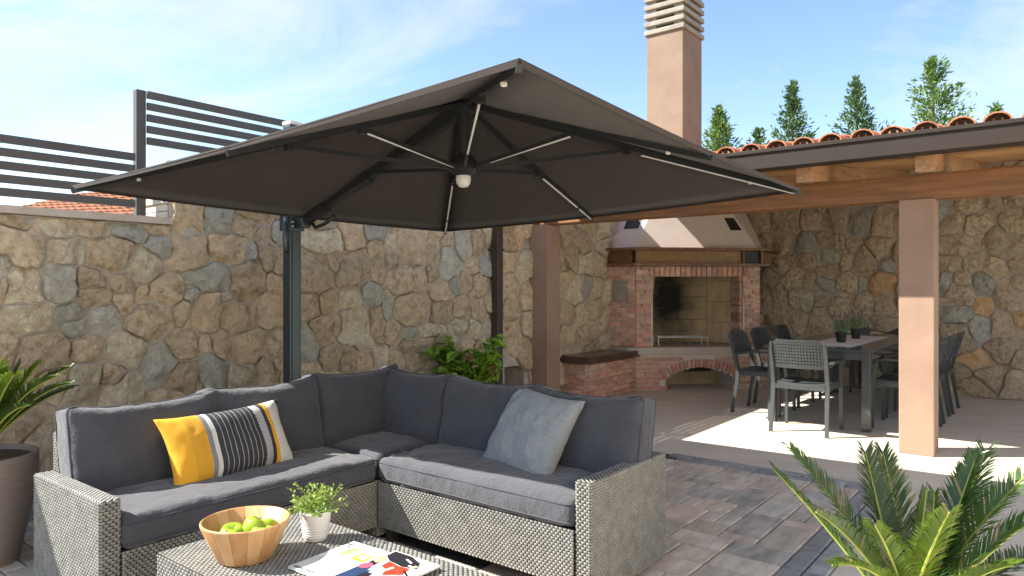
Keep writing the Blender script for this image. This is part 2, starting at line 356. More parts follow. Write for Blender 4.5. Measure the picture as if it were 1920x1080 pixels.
# ------------------------------------------------------------------ rubble walls
def stone_cells(seeds, x0, x1, ztop, gap):
    """each stone claims the points nearest to it in its own stretched, turned metric; its outline is read along rays"""
    S = np.array([(q[0], q[1], q[2], q[3], q[4]) for q in seeds]); res = []
    NA, NR = 48, 110; ang = np.linspace(0, 2 * np.pi, NA, endpoint=False); rad = np.linspace(.004, .52, NR)
    ca, sa = np.cos(ang), np.sin(ang)
    def dist(px, pz, q):
        dx_, dz_ = px - q[0], pz - q[1]; c, s_ = math.cos(q[4]), math.sin(q[4])
        u, v_ = np.abs(dx_ * c + dz_ * s_) / q[2], np.abs(-dx_ * s_ + dz_ * c) / q[3]
        return (u ** 3.4 + v_ ** 3.4) ** (1 / 3.4)
    for i in range(len(S)):
        px = S[i, 0] + ca[:, None] * rad; pz = S[i, 1] + sa[:, None] * rad
        own = dist(px, pz, S[i]); zt = np.array([ztop(x) for x in px.ravel()]).reshape(px.shape)
        ok = (pz > .004) & (pz < zt) & (px > x0) & (px < x1)
        near = [j for j in range(len(S)) if j != i and abs(S[j, 0] - S[i, 0]) < 1.0 and abs(S[j, 1] - S[i, 1]) < 1.0]
        for j in near: ok &= own < dist(px, pz, S[j])
        first = np.where(ok.all(1), NR, np.argmin(ok, 1))
        r = np.maximum(rad[np.clip(first - 1, 0, NR - 1)], .006)
        # trim the joint, square to the local edge as far as the ray allows
        r = np.maximum(r - gap / 2 * 1.15, .3 * r)
        res.append(([(S[i, 0] + ca[k] * r[k], S[i, 1] + sa[k] * r[k]) for k in range(NA)], seeds[i][5]))
    return res
def area(p): return .5 * abs(sum(p[k][0] * p[(k + 1) % len(p)][1] - p[(k + 1) % len(p)][0] * p[k][1] for k in range(len(p))))
def stone_mesh(poly, mat, seed, rough=1.0):
    rr = random.Random(seed)
    cx = sum(p[0] for p in poly) / len(poly); cz = sum(p[1] for p in poly) / len(poly)
    P = [Vector((p[0] - cx, p[1] - cz)) for p in poly]; N = len(P)
    out = [P[k] * .8 + (P[k - 1] + P[(k + 1) % N]) * .1 for k in range(N)]
    sz = math.sqrt(area(poly)); h = rr.uniform(.042, .068) * min(1.2, .5 + sz * 2.2)
    off = Vector((rr.uniform(0, 99), rr.uniform(0, 99), 0))
    tx, tz = rr.uniform(-.12, .12), rr.uniform(-.12, .12)
    chips = []
    for _ in range(3):
        an = rr.uniform(0, 6.28); chips.append((math.cos(an), math.sin(an), rr.uniform(.12, .32) * sz, rr.uniform(.4, 1.3)))
    m = MB(); rings = []
    for s, hf in ((1.0, -.8), (1.0, .55), (.978, .92), (.90, 1.0), (.70, 1.0), (.46, 1.0), (.22, 1.0)):
        ring = []
        for p in out:
            q = p * s
            nz = noise.noise(Vector((q.x * 16, q.y * 16, 0)) + off)
            q2 = q * (1 + (.05 * noise.noise(Vector((p.x * 22, p.y * 22, 5)) + off) if s > .6 else 0))
            y = h * hf
            if hf > .3:
                y += h * (tx * q.x + tz * q.y) / max(sz, .05) * 2 + rough * (.012 * nz + .011 * noise.noise(Vector((q.x * 38, q.y * 38, 3)) + off))
                for (ccx, ccz, cd, cs) in chips:
                    e = q.x * ccx + q.y * ccz - cd
                    if e > 0: y -= e * cs * .55
                y = max(y, .019 + .004 * nz)
            ring.append(m.vert((q2.x, -y, q2.y)))
        rings.append(ring)
    for A_, B_ in zip(rings, rings[1:]):
        for k in range(N): m.face((A_[k], A_[(k + 1) % N], B_[(k + 1) % N], B_[k]))
    c = m.vert((0, -h * 1.02, 0))
    for k in range(N): m.face((rings[-1][k], rings[-1][(k + 1) % N], c))
    me = m.mesh('stone', mat, smooth=True, angle=17)
    return me, cx, cz
def fill(seeds, x0, x1, ztop, dmin, rr, kinds, tries=9000):
    for _ in range(tries):
        x = rr.uniform(x0, x1); z = rr.uniform(.06, ztop(x) - .05)
        if all((x - s[0]) ** 2 + (z - s[1]) ** 2 > max(dmin * rr.uniform(.9, 1.15), .5 * dmin + .95 * math.sqrt(s[2] * s[3])) ** 2 for s in seeds):
            asp = rr.uniform(.7, 1.5); seeds.append((x, z, dmin * .5 * asp ** .5, dmin * .5 / asp ** .5, rr.uniform(-.8, .8), rr.choice(kinds)))
    return seeds
WALL_B = 4.80
def onA(px, py):
    r = (px - 960) / 1320; a = (UY * WALL_B + UX * WALL_B * r) / (UX - UY * r); Y = UY * a + UX * WALL_B
    return a, EYE + (540 - py) * Y / 1320, Y
WALL_A = 10.25
def onB(px, py):
    r = (px - 960) / 1320; b = (UX * WALL_A - UY * WALL_A * r) / (UY + UX * r); Y = UY * WALL_A + UX * b
    return b, EYE + (540 - py) * Y / 1320, Y
# stone centres measured on the left wall (two views of it), with width, height and tone
S4 = """70,165,150,45,t;285,185,150,110,p;110,275,220,180,t;325,300,200,140,p;470,195,180,90,t;545,310,220,200,t;640,210,200,80,g;720,365,170,170,p
800,280,160,110,g;790,195,130,50,t;925,110,170,200,o;1095,135,140,150,g;940,310,190,160,o;1090,40,160,70,t;1235,170,130,90,t;1310,80,220,140,t
1145,290,190,130,o;1265,300,45,90,g;1335,290,80,210,t;1395,370,60,120,t;1400,200,60,100,g;115,490,210,170,p;130,640,210,170,p;20,360,50,100,g;5,500,40,150,t
280,450,170,180,g;455,430,140,110,t;470,530,140,100,t;610,460,100,110,t;620,570,100,110,t;710,520,60,90,o;830,495,150,150,t;1045,435,230,120,g;1240,455,150,190,t
1385,460,100,100,o;1140,530,90,50,g;340,620,130,90,g;535,640,150,130,g;370,690,130,110,g;745,660,230,180,t;915,620,80,130,o;1035,615,140,190,o
1200,635,170,130,o;1370,610,140,170,o;35,780,90,180,t;215,810,240,220,t;435,800,170,130,t;635,800,190,180,p;915,770,170,150,t;800,870,180,190,g
1030,770,70,90,t;1110,785,90,150,t;1250,785,170,160,o;1400,770,110,150,t;420,960,160,200,p;560,930,120,130,t;620,1010,200,180,p;900,950,170,170,t
1065,910,140,170,g;1215,935,150,120,p;1345,910,120,170,t;1430,930,60,120,t;830,1040,220,90,o;1000,990,45,60,t;250,960,150,140,t;960,510,80,90,g;960,195,60,40,t"""
S5 = """275,140,140,110,t;410,190,110,190,o;545,170,110,160,g;640,150,70,110,t;285,250,180,120,p;720,260,130,210,o;825,300,80,130,t;615,255,70,80,p
550,290,90,90,o;620,350,60,90,t;425,390,180,160,t;235,410,180,190,t;335,360,70,100,t;560,400,80,120,t;655,440,130,130,t;760,450,70,140,t;835,410,60,100,t
915,360,90,170,g;980,260,90,130,g;1055,260,60,140,t;870,500,110,100,o;940,470,50,90,g;1030,380,50,70,t;1000,460,60,80,t;1060,480,70,120,t;520,520,90,120,g
410,535,90,110,p;305,555,90,130,o;200,580,100,120,t;590,515,50,40,p;600,590,70,110,g;545,650,70,140,t;715,600,190,150,o;880,610,100,110,t;975,590,80,100,t
1060,600,60,120,t;265,710,130,150,t;345,680,40,90,t;440,690,160,190,p;640,710,90,150,t;560,755,40,40,t;720,715,80,50,g;830,700,110,60,p;960,680,80,70,p
1040,690,60,90,p;50,740,90,130,t;200,770,100,180,g;310,830,100,130,t;400,840,80,130,t;480,860,80,110,t;570,840,70,130,p;50,880,90,120,t;220,900,90,90,t
910,240,70,80,t;860,200,90,80,t;1090,380,40,90,g;1215,250,60,110,t;1215,350,70,90,o;1225,480,60,110,t;1215,600,60,110,t;1220,690,60,80,t;1240,780,50,90,o;700,780,90,80,t;800,770,90,70,d;640,850,90,100,d;740,860,90,80,t"""
def topA(a): return 1.755 if a < 2.33 else (2.16 if a < 6.5 else 2.6)
seedsA = []; rsd = random.Random(31)
for txt, ox, oy, sc in ((S4, 0, 360, .37037), (S5, 500, 360, .37037)):
    for tk in txt.replace('\n', ';').split(';'):
        x, y, w, h, k = tk.split(','); a, z, Y = onA(ox + float(x) * sc, oy + float(y) * sc)
        dpx = 1320 / Y * (UX - UY * ((ox + float(x) * sc) - 960) / 1320)
        sx = float(w) * sc / dpx; sz = float(h) * sc * Y / 1320
        if z < .05 or z > topA(a) + .02: continue
        seedsA.append((a, z, sx / 2, sz / 2, rsd.uniform(-.3, .3), k))
rA = random.Random(5)
seedsA = [s for s in seedsA if not (5.93 < s[0] < 6.32 and s[1] < .5)]
seedsA = fill(seedsA, .4, 10.3, topA, .25, rA, 'tttppoog')
wallA = thing('stone_wall', 'long tan rubble stone wall with grey mortar behind the corner sofa', 'wall', W(0, WALL_B), TH)
core = MB(); core.box(.2, 2.33, -.014, .34, 0, 1.755); core.box(2.332, 5.95, -.013, .34, 0, 2.16); core.box(5.95, 6.3, -.012, .34, .47, 2.16)
core.box(6.3, 6.5, -.013, .34, 0, 2.16); core.box(6.502, 10.25, -.014, .34, 0, 2.6)
core.build('wall_core', MT['mortar'], wallA)
nm = MB(); nm.box(5.952, 6.298, .30, .338, 0, .468); nm.build('recess_back', MT['soil'], wallA)  # dark soil colour stands in for the shade inside the recess
cells = stone_cells(seedsA, .25, 10.24, topA, .007)
cells = [c for c in cells if area(c[0]) > .003]
def centre(p): return sum(q[0] for q in p) / len(p), sum(q[1] for q in p) / len(p)
cells = [c for c in cells if not (5.93 < centre(c[0])[0] < 6.32 and centre(c[0])[1] < .47)]
cells = [c for c in cells if not (centre(c[0])[0] > 8.0 and centre(c[0])[1] < 1.7 and centre(c[0])[0] > 8.3)]
cells.sort(key=lambda c: -area(c[0]))
for i, (poly, k) in enumerate(cells[:300]):
    me, cx, cz = stone_mesh(poly, ST[k], i); link_mesh('stone', me, wallA, (cx, 0, cz))
cp = MB(); cp.box(-.6, 2.315, -.07, .37, 1.757, 1.803, .006); cp.build('coping', MT['coping'], wallA)
er = MB()
for k in range(7):
    z0 = 1.806 + k * .05
    er.box(2.305 - random.uniform(0, .02), 2.331, .02 + random.uniform(0, .02), .33, z0, z0 + .046, .008)
er.build('end_masonry', MT['limewall'], wallA)

S7 = """215,130,70,110,t;330,150,120,170,t;440,120,90,90,t;565,130,110,130,t;665,140,100,150,g;775,155,90,120,o;325,240,70,90,t;420,245,140,90,g;505,215,80,70,t
565,240,80,90,t;640,240,70,100,t;760,260,110,120,t;355,310,60,70,t;430,320,80,90,t;525,300,110,80,g;530,365,100,80,d;610,310,50,100,t;695,325,110,150,o;790,330,80,60,g
235,230,70,70,t;240,310,70,70,t;310,350,80,80,t;370,395,100,90,t;255,400,80,100,t;440,410,60,80,d;505,430,80,80,g;620,430,90,110,t;680,430,40,70,g;755,425,90,100,b
405,495,100,90,p;495,505,60,60,t;580,530,110,80,t;690,510,80,110,t;790,520,90,90,t;300,490,70,120,t;235,500,70,90,d;385,590,100,80,t;485,590,80,140,t;660,590,90,50,t;770,600,120,50,t
1095,150,110,90,t;1180,60,100,80,t;1215,150,110,120,t;1280,60,90,80,t;1370,150,100,110,d;1145,245,180,90,t;1305,235,110,140,d;1090,330,100,70,o;1175,340,70,70,t;1275,345,110,90,o
1060,420,50,90,g;1145,390,80,80,t;1235,420,90,110,g;1130,475,130,90,t;1350,490,120,130,d;1240,525,90,80,b;1120,560,120,70,g;1225,625,100,100,g;1330,610,110,130,o;1120,680,130,130,t
1400,590,60,80,b;1340,720,150,110,t;1205,775,150,80,b;1130,830,90,80,t;1280,850,150,100,t;1190,890,140,80,o;1370,880,100,110,d;1400,340,80,90,d;1400,420,70,80,d;1400,760,70,90,d;1400,240,70,80,d;870,300,100,90,t;950,400,100,100,o;900,500,100,90,t;960,600,100,90,t;880,690,100,90,g;980,750,100,90,t"""
seedsB = []
topB = lambda b: 2.84
for tk in S7.replace('\n', ';').split(';'):
    x, y, w, h, k = tk.split(','); px, py = 1340 + float(x) * .4073, 360 + float(y) * .4073
    b, z, Y = onB(px, py); dpx = 1320 / Y * (UY + UX * (px - 960) / 1320)
    sx = float(w) * .4073 / dpx; sz = float(h) * .4073 * Y / 1320
    if z > .04: seedsB.append((-b, z, sx / 2, sz / 2, rsd.uniform(-.4, .4), k))
seedsB = fill(seedsB, -4.8, 1.2, topB, .27, random.Random(9), 'tttdoog')
wallB = thing('stone_wall', 'brown rubble stone wall behind the dining set under the pergola roof', 'wall', W(WALL_A, 0), TH - math.pi / 2)
core = MB(); core.box(-5.1, 1.25, -.012, .34, 0, 2.85); core.build('wall_core', MT['mortar'], wallB)
cells = [c for c in stone_cells(seedsB, -4.75, 1.2, topB, .008) if area(c[0]) > .003 and not (centre(c[0])[0] < -3.7)]
cells.sort(key=lambda c: -area(c[0]))
for i, (poly, k) in enumerate(cells[:300]):
    me, cx, cz = stone_mesh(poly, ST[k], 900 + i); link_mesh('stone', me, wallB, (cx, 0, cz))

# ------------------------------------------------------------------ slatted metal fences on the left wall
def fence(label, a0, a1, ztop, posts, pz0):
    f = thing('slat_fence', label, 'fence', W(0, WALL_B + .15), TH, 'slat fences on the stone wall')
    for k in range(5):
        z1 = ztop - .079 * k; m = MB(); m.box(a0, a1, -.012, .012, z1 - .05, z1, .003); m.build('slat', MT['fence'], f)
    for p in posts:
        m = MB(); m.box(p - .032, p + .032, .014, .064, pz0, ztop + .004, .003); m.build('post', MT['fence'], f)
    return f
f_low = fence('low dark grey slat fence standing on the pale wall coping at the far left', -.9, 2.165, 2.24, (-.8,), 1.803)
f_up = fence('taller dark grey slat fence rising above the step in the stone wall', 2.245, 6.1, 2.68, (2.213, 4.2, 6.06), 1.803)

# ------------------------------------------------------------------ neighbours beyond the wall
nb_ = thing('neighbour_house', 'cream neighbour house with terracotta tiled roof behind the low fence', 'house', (-8.7, 14.5, 0), R(-14))
m = MB(); m.box(-2.6, 3.4, 0, 5, 0, 2.62); m.build('wall', MT['render'], nb_)
m = MB(); m.box(-2.85, 3.65, -.25, 5.2, 2.62, 2.72); m.build('eave', MT['gutter'], nb_)
roof_tile_me = None
def tile_mesh(r0, r1, L, flip=False, n=7):
    m = MB(); rg = []
    for y, r in ((0, r0), (L, r1)):
        rg.append([[m.vert((rr * math.cos(math.pi * k / n), y, (-1 if flip else 1) * rr * math.sin(math.pi * k / n))) for k in range(n + 1)] for rr in (r, r - .012)])
    for k in range(n):
        m.face((rg[0][0][k], rg[1][0][k], rg[1][0][k + 1], rg[0][0][k + 1])); m.face((rg[0][1][k + 1], rg[1][1][k + 1], rg[1][1][k], rg[0][1][k]))
        for e in (0, 1): m.face((rg[e][0][k], rg[e][0][k + 1], rg[e][1][k + 1], rg[e][1][k]))
    return m
# sloping roof field of round tiles, far off
m = MB()
for i in range(34):
    x = -2.8 + i * .19; n = 5
    for row in range(9):
        y0, y1 = -.3 + row * .32, .05 + row * .32; z0 = 2.74 + row * .105; z1 = z0 + .10
        p0 = [(x + .085 * math.cos(math.pi * k / n), y0, z0 + .07 * math.sin(math.pi * k / n)) for k in range(n + 1)]
        p1 = [(x + .075 * math.cos(math.pi * k / n), y1, z1 + .06 * math.sin(math.pi * k / n)) for k in range(n + 1)]
        for k in range(n): m.poly((p0[k], p1[k], p1[k + 1], p0[k + 1]))
m.poly([(-2.9, -.3, 2.73), (3.7, -.3, 2.73), (3.7, 2.6, 3.68), (-2.9, 2.6, 3.68)])
tag(m.build('roof_tiles', MT['tile'], nb_), kind='stuff')
nv = thing('neighbour_house', 'pale flat roofed neighbour house with white roof box behind the tall fence', 'house', (-10.2, 22, 0), R(-10))
m = MB(); m.box(-2.2, 5, 0, 5, 0, 4.75); m.build('wall', MT['whiteren'], nv)
m = MB(); m.box(-.9, -.1, .3, 1.1, 4.75, 5.4, .02); m.build('roof_box', MT['concrete'], nv)
m = MB(); m.box(.05, 1.3, .2, 1.1, 4.75, 5.5, .02); m.build('roof_box', MT['whiteren'], nv)

# ------------------------------------------------------------------ pergola
PA, PB = 6.39, .937
pg = thing('pergola', 'wooden pergola with terracotta tiled roof on peach plaster posts', 'pergola', W(0, 0), TH)
m = MB(); m.box(PA, PA + .25, .813, 1.061, .0, 2.037, .010); m.build('post', MT['plaster'], pg)
m = MB(); m.box(PA, PA + .25, 4.53, 4.78, .0, 2.037, .006); m.build('post', MT['plaster'], pg)
m = MB(); m.box(PA + .03, PA + .24, -.95, 4.83, 2.04, 2.238, .012); m.build('beam', MT['beam'], pg)
SL = .12
def roofz(a): return 2.325 + SL * (a - 5.95)
def tz(a): return 2.445 + SL * (a - 5.74)
raf = None
k = -4
while .815 + .85 * k < 4.3:
    b = .815 + .85 * k
    if b > -1.0:
        m = MB(); P = []
        a0, a1 = 5.93, 10.2
        for zz in (-.135, -.003):
            P += [(a0, b - .06, roofz(a0) + zz), (a1, b - .06, roofz(a1) + zz), (a1, b + .06, roofz(a1) + zz), (a0, b + .06, roofz(a0) + zz)]
        m.hexa(P); m.build('rafter', MT['rafter'], pg)
    k += 1
ROOF_L = 4.36
bw = .15; a = 5.84
while a < 10.2:
    m = MB(); P = []
    for zz in (0, .02):
        P += [(a, -1.0, roofz(a) + zz), (a + bw - .006, -1.0, roofz(a + bw) + zz), (a + bw - .006, ROOF_L, roofz(a + bw) + zz), (a, ROOF_L, roofz(a) + zz)]
    m.hexa(P); m.build('ceiling_board', MT['board'], pg); a += bw
m = MB()
m.poly([(5.8, -1.0, tz(5.8) - .03), (10.3, -1.0, tz(10.3) - .03), (10.3, ROOF_L, tz(10.3) - .03), (5.8, ROOF_L, tz(5.8) - .03)])
m.build('roof_deck', MT['gutter'], pg)
g_ = MB()
g_.box(5.69, 5.715, -1.0, ROOF_L + .03, 2.29, 2.44, .004); g_.box(5.715, 5.86, -1.0, ROOF_L + .03, 2.29, 2.315)
g_.box(5.675, 5.69, -1.0, ROOF_L + .03, 2.415, 2.445, .004); g_.box(5.862, 5.88, -1.0, ROOF_L + .03, 2.30, 2.40)
g_.build('gutter', MT['gutter'], pg)
cover = tile_mesh(.088, .076, .42).mesh('cover_tile', MT['tile'], smooth=True, angle=40)
pan = tile_mesh(.088, .088, .42, True).mesh('pan_tile', MT['tile'], smooth=True, angle=40)
tm_ = MB(); tm_.poly([(0, .076 * math.cos(math.pi * q / 8), .06 * math.sin(math.pi * q / 8)) for q in range(9)]); tmo = tm_.mesh('tile_shade', MT['bark'])  # dark disc in each tile mouth, coloured to stand in for shade inside
sl = math.atan(SL); tb = -.9; cols_ = []
while tb < ROOF_L - .05: cols_.append(tb); tb += .21
for b in cols_:
    for row in range(3):
        a0 = 5.74 + row * .36
        tl = link_mesh('cover_tile', cover, pg, (a0 + random.uniform(-.015, .015), b + random.uniform(-.008, .008), tz(a0) + row * .004), (0, -sl + random.uniform(-.015, .015), R(-90)))
        tl.scale = (1, 1, .8)
    link_mesh('tile_shade', tmo, pg, (5.80, b, tz(5.80)))
    link_mesh('pan_tile', pan, pg, (5.76, b + .105, tz(5.76) + .03), (0, -sl, R(-90)))
for o in [o for o in bpy.data.objects if o.parent == pg and o.name.split('.')[0] in ('cover_tile', 'pan_tile')]:
    o.rotation_euler = (Matrix.Rotation(-sl, 4, 'Y') @ Matrix.Rotation(R(-90), 4, 'Z')).to_euler()
m = MB()
for b in cols_:
    n = 5
    for row in range(3, 13):
        a0, a1 = 5.74 + row * .36, 5.74 + row * .36 + .4
        p0 = [(a0, b + .09 * math.cos(math.pi * q / n), tz(a0) - .005 + .09 * math.sin(math.pi * q / n)) for q in range(n + 1)]
        p1 = [(a1, b + .08 * math.cos(math.pi * q / n), tz(a1) - .012 + .08 * math.sin(math.pi * q / n)) for q in range(n + 1)]
        for q in range(n): m.poly((p0[q], p1[q], p1[q + 1], p0[q + 1]))
tag(m.build('roof_field', MT['tile'], pg), kind='stuff')

# unseen house facade with windows, added beside and behind the camera for bounce light
vl = tag(empty('bounce_facade', W(0, -2.6), TH), kind='structure')
m = MB(); m.box(-7, 4.6, -.3, 0, 0, 5.6); m.build('wall', MT['bounce_facade'], vl)
for x in (-4.6, -1.4, 1.9):
    for z in (.05, 3.0):
        m = MB(); m.box(x, x + 1.5, .001, .03, z, z + 2.1 - (.7 if z > 1 else 0)); fr = m.build('window', MT['fence'], vl)
        for q in (0, 1): m = MB(); m.box(x + .08 + q * .7, x + .72 + q * .7, .031, .036, z + .08, z + 2.02 - (.7 if z > 1 else 0)); m.build('pane', MT['glass'], fr)

# downpipe on the wall
dp = thing('downpipe', 'dark brown rain downpipe on the stone wall beside the leafy shrub', 'downpipe', W(5.72, 4.70), TH)
m = MB(); m.box(-.045, .045, -.045, .045, 0, 2.3, .012); m.build('pipe', MT['pipe'], dp)
for z in (.7, 1.72):
    m = MB(); m.box(-.055, .055, -.055, .11, z, z + .025, .003); m.build('bracket', MT['pipe'], dp)

# ------------------------------------------------------------------ fireplace
fp = thing('fireplace', 'corner brick barbecue fireplace with pale plaster hood and wooden mantel', 'fireplace', W(0, 0), TH)
P1 = Vector((8.15, 4.38)); P2 = Vector((9.35, 3.18)); D = (P2 - P1).normalized(); Nn = Vector((-D.y, D.x))
if Nn.dot(Vector((-1, -1))) < 0: Nn = -Nn
FA = math.atan2(D.y, D.x)
FL = (P2 - P1).length
def F(s, n, z): q = P1 + D * s + Nn * n; return (q.x, q.y, z)  # along the front, out of it, up
brick_cache = {}
nbrick = [0]
def brick(p, ang, L, H, Dp=.05, tilt=0.0):
    k = (round(L, 3), round(H, 3), round(Dp, 3), random.randrange(3))
    if k not in brick_cache:
        m = MB(); x, z, c = L / 2, H / 2, .004
        r0 = [m.vert(q) for q in ((-x, 0, -z), (x, 0, -z), (x, 0, z), (-x, 0, z))]
        r1 = [m.vert(q) for q in ((-x, -Dp + c, -z), (x, -Dp + c, -z), (x, -Dp + c, z), (-x, -Dp + c, z))]
        r2 = [m.vert(q) for q in ((-x + c, -Dp, -z + c), (x - c, -Dp, -z + c), (x - c, -Dp, z - c), (-x + c, -Dp, z - c))]
        for A_, B_ in ((r0, r1), (r1, r2)):
            for q in range(4): m.face((A_[q], A_[(q + 1) % 4], B_[(q + 1) % 4], B_[q]))
        m.face(r2); brick_cache[k] = m.mesh('brick', BR[k[3]])
    o = link_mesh('brick', brick_cache[k], fp, p)
    o.rotation_euler = (Matrix.Rotation(ang, 4, 'Z') @ Matrix.Rotation(tilt, 4, 'Y')).to_euler(); nbrick[0] += 1
    return o
def courses(org, d, n, L, z0, z1, ch=.062, bl=.215, skip=None, J=.013, out=.012):
    """running bond on a face that starts at org (x,y), runs along d, faces n"""
    ang = math.atan2(d.y, d.x); z = z0; r = 0
    while z + ch * .6 < z1:
        h = min(ch, z1 - z) - J; s = -(bl / 2 if r % 2 else 0)
        while s < L - .01:
            e = min(s + bl, L); s0 = max(s, 0)
            if e - s0 > .03 and not (skip and skip((s0 + e) / 2, z + h / 2)):
                q = org + d * ((s0 + e) / 2) + n * (out - .05)
                brick((q.x, q.y, z + h / 2 + J / 2), ang, e - s0 - J, h)
            s += bl
        z += ch; r += 1
# base: bench along the left wall, hearth plinth on the diagonal
bench0 = Vector((7.02, 4.392)); U2 = Vector((1, 0)); V2 = Vector((0, 1))
m = MB(); m.box(7.03, 8.16, 4.402, 4.78, 0, .44); m.build('bench_core', MT['brickmortar'], fp)
courses(bench0, U2, -V2, 1.14, .0, .44)
courses(Vector((7.02, 4.78)), -V2, -U2, .36, .0, .44)
m = MB(); m.box(6.95, 8.2, 4.33, 4.79, .442, .525, .008); m.build('bench_slab', MT['benchslab'], fp)
# arch in plinth front
AC, AR = FL * .5 + .02, .0
ax0, ax1, ay0, ay1 = .40, 1.36, .17, .295   # opening span along the front, spring and crown heights
w2 = (ax1 - ax0) / 2; sag = ay1 - ay0; rad = (w2 * w2 + sag * sag) / (2 * sag); acx = (ax0 + ax1) / 2; acz = ay1 - rad
th0 = math.asin(w2 / rad)
def arch_top(s, extra=0):
    d = s - acx
    rr_ = rad + extra
    return acz + math.sqrt(max(rr_ * rr_ - d * d, 0))
AT = .105
def skip_arch(s, z):
    if ax0 - .03 < s < ax1 + .03 and z < arch_top(min(max(s, ax0), ax1), AT) + .012: return True
    if abs(s - acx) < w2 + .08 and z > ay0 - .02 and z < arch_top(min(max(s, ax0 - .05), ax1 + .05), AT): return True
    return False
def prism(m, pts2, z0, z1):
    n = len(pts2); lo = [m.vert((p[0], p[1], z0)) for p in pts2]; hi = [m.vert((p[0], p[1], z1)) for p in pts2]
    m.face(lo[::-1]); m.face(hi)
    for k in range(n): m.face((lo[k], lo[(k + 1) % n], hi[(k + 1) % n], hi[k]))
PL = FL + .12
m = MB()  # plinth core with vault
def fseg(s0, s1, z0, z1, n0, n1): prism(m, [F(s0, n0, 0)[:2], F(s1, n0, 0)[:2], F(s1, n1, 0)[:2], F(s0, n1, 0)[:2]], z0, z1)
fseg(0, ax0, 0, .47, 0, -.6); fseg(ax1, PL, 0, .47, 0, -.6); fseg(ax0, ax1, arch_top(acx) - .0, .47, -.001, -.6)
ns = 12
for q in range(ns):
    s0, s1 = ax0 + (ax1 - ax0) * q / ns, ax0 + (ax1 - ax0) * (q + 1) / ns
    zt = min(arch_top(s0), arch_top(s1)) if q not in (0, ns - 1) else ay0
    prism(m, [F(s0, -.002, 0)[:2], F(s1, -.002, 0)[:2], F(s1, -.6, 0)[:2], F(s0, -.6, 0)[:2]], zt, ay1 + .001)
m.build('plinth_core', MT['brickmortar'], fp)
m = MB(); prism(m, [F(ax0, -.55, 0)[:2], F(ax1, -.55, 0)[:2], F(ax1, -.59, 0)[:2], F(ax0, -.59, 0)[:2]], .0, .30); m.build('recess_back', MT['refract'], fp)
m = MB(); prism(m, [F(.72, -.40, 0)[:2], F(1.18, -.40, 0)[:2], F(1.18, -.50, 0)[:2], F(.72, -.50, 0)[:2]], .19, .27); m.build('ash_drawer', MT['black'], fp)
courses(P1, D, Nn, PL, .0, .47, skip=skip_arch)
nv_ = 21
for q in range(nv_):
    tq = -th0 * 1.08 + 2 * th0 * 1.08 * (q + .5) / nv_
    rr_ = rad + AT / 2; s, z = acx + rr_ * math.sin(tq), acz + rr_ * math.cos(tq)
    p = F(s, .022 - .05, z); brick(p, FA, 2 * th0 * 1.08 * rad / nv_ - .010, AT, .05, tq)
# hearth slab
m = MB(); prism(m, [F(-.04, .05, 0)[:2], F(PL + .04, .05, 0)[:2], (9.95, 3.25), (10.2, 3.5), (10.2, 4.75), (8.1, 4.75), (8.02, 4.42)], .472, .56)
m.build('hearth_slab', MT['hearth'], fp)
# upper body
zb, zt, zo = .563, 1.615, 1.476
CW = .255
m = MB()
prism(m, [F(.01, -.01, 0)[:2], F(CW - .02, -.01, 0)[:2], F(CW - .02, -.32, 0)[:2], F(.01, -.32, 0)[:2]], zb, zt)
prism(m, [F(FL - CW + .02, -.01, 0)[:2], F(FL - .01, -.01, 0)[:2], F(FL - .01, -.32, 0)[:2], F(FL - CW + .02, -.32, 0)[:2]], zb, zt)
prism(m, [F(CW - .02, -.012, 0)[:2], F(FL - CW + .02, -.012, 0)[:2], F(FL - CW + .02, -.32, 0)[:2], F(CW - .02, -.32, 0)[:2]], zo + .005, zt)
prism(m, [(P1.x + .012, P1.y + .01), (P1.x + .22, P1.y + .01), (P1.x + .22, 4.79), (P1.x + .012, 4.79)], zb, zt)
m.build('body_core', MT['brickmortar'], fp)
ch = .0625; r = 0; z = zb
while z < zt - .02:
    h = min(ch, zt - z) - .011
    corb = .0 + .055 * max(0, (z - 1.05) / .5)   # corbels widen towards the lintel
    for side in (0, 1):
        w_ = CW - .04 + corb
        if z > zo - .02: w_ = .17
        s0, s1 = (0, w_) if side == 0 else (FL - w_, FL)
        parts = [(s0, s1)] if r % 3 == 0 else ([(s0, s0 + w_ * .52), (s0 + w_ * .52, s1)] if r % 2 else [(s0, s0 + w_ * .35), (s0 + w_ * .35, s1)])
        for (e0, e1) in parts:
            brick(F((e0 + e1) / 2, .012 - .05, z + h / 2 + .005), FA, e1 - e0 - .010, h, .05)
    z += ch; r += 1
nsol = 19; s0, s1 = .175, FL - .175
for q in range(nsol):
    w_ = (s1 - s0) / nsol
    brick(F(s0 + w_ * (q + .5), .016 - .05, (zo + zt) / 2), FA, w_ - .010, zt - zo - .012, .05)
courses(Vector((P1.x, 4.79)), -V2, -U2, .41, zb, zt, ch=.0625, bl=.2)
for q in range(9):
    zz = zb + .06 + q * .105
    # inner reveal bricks on the right jamb
    p = F(FL - CW + .02 + .02 - .03, -.16, zz); brick(p, FA - R(90), .27, .092, .03)
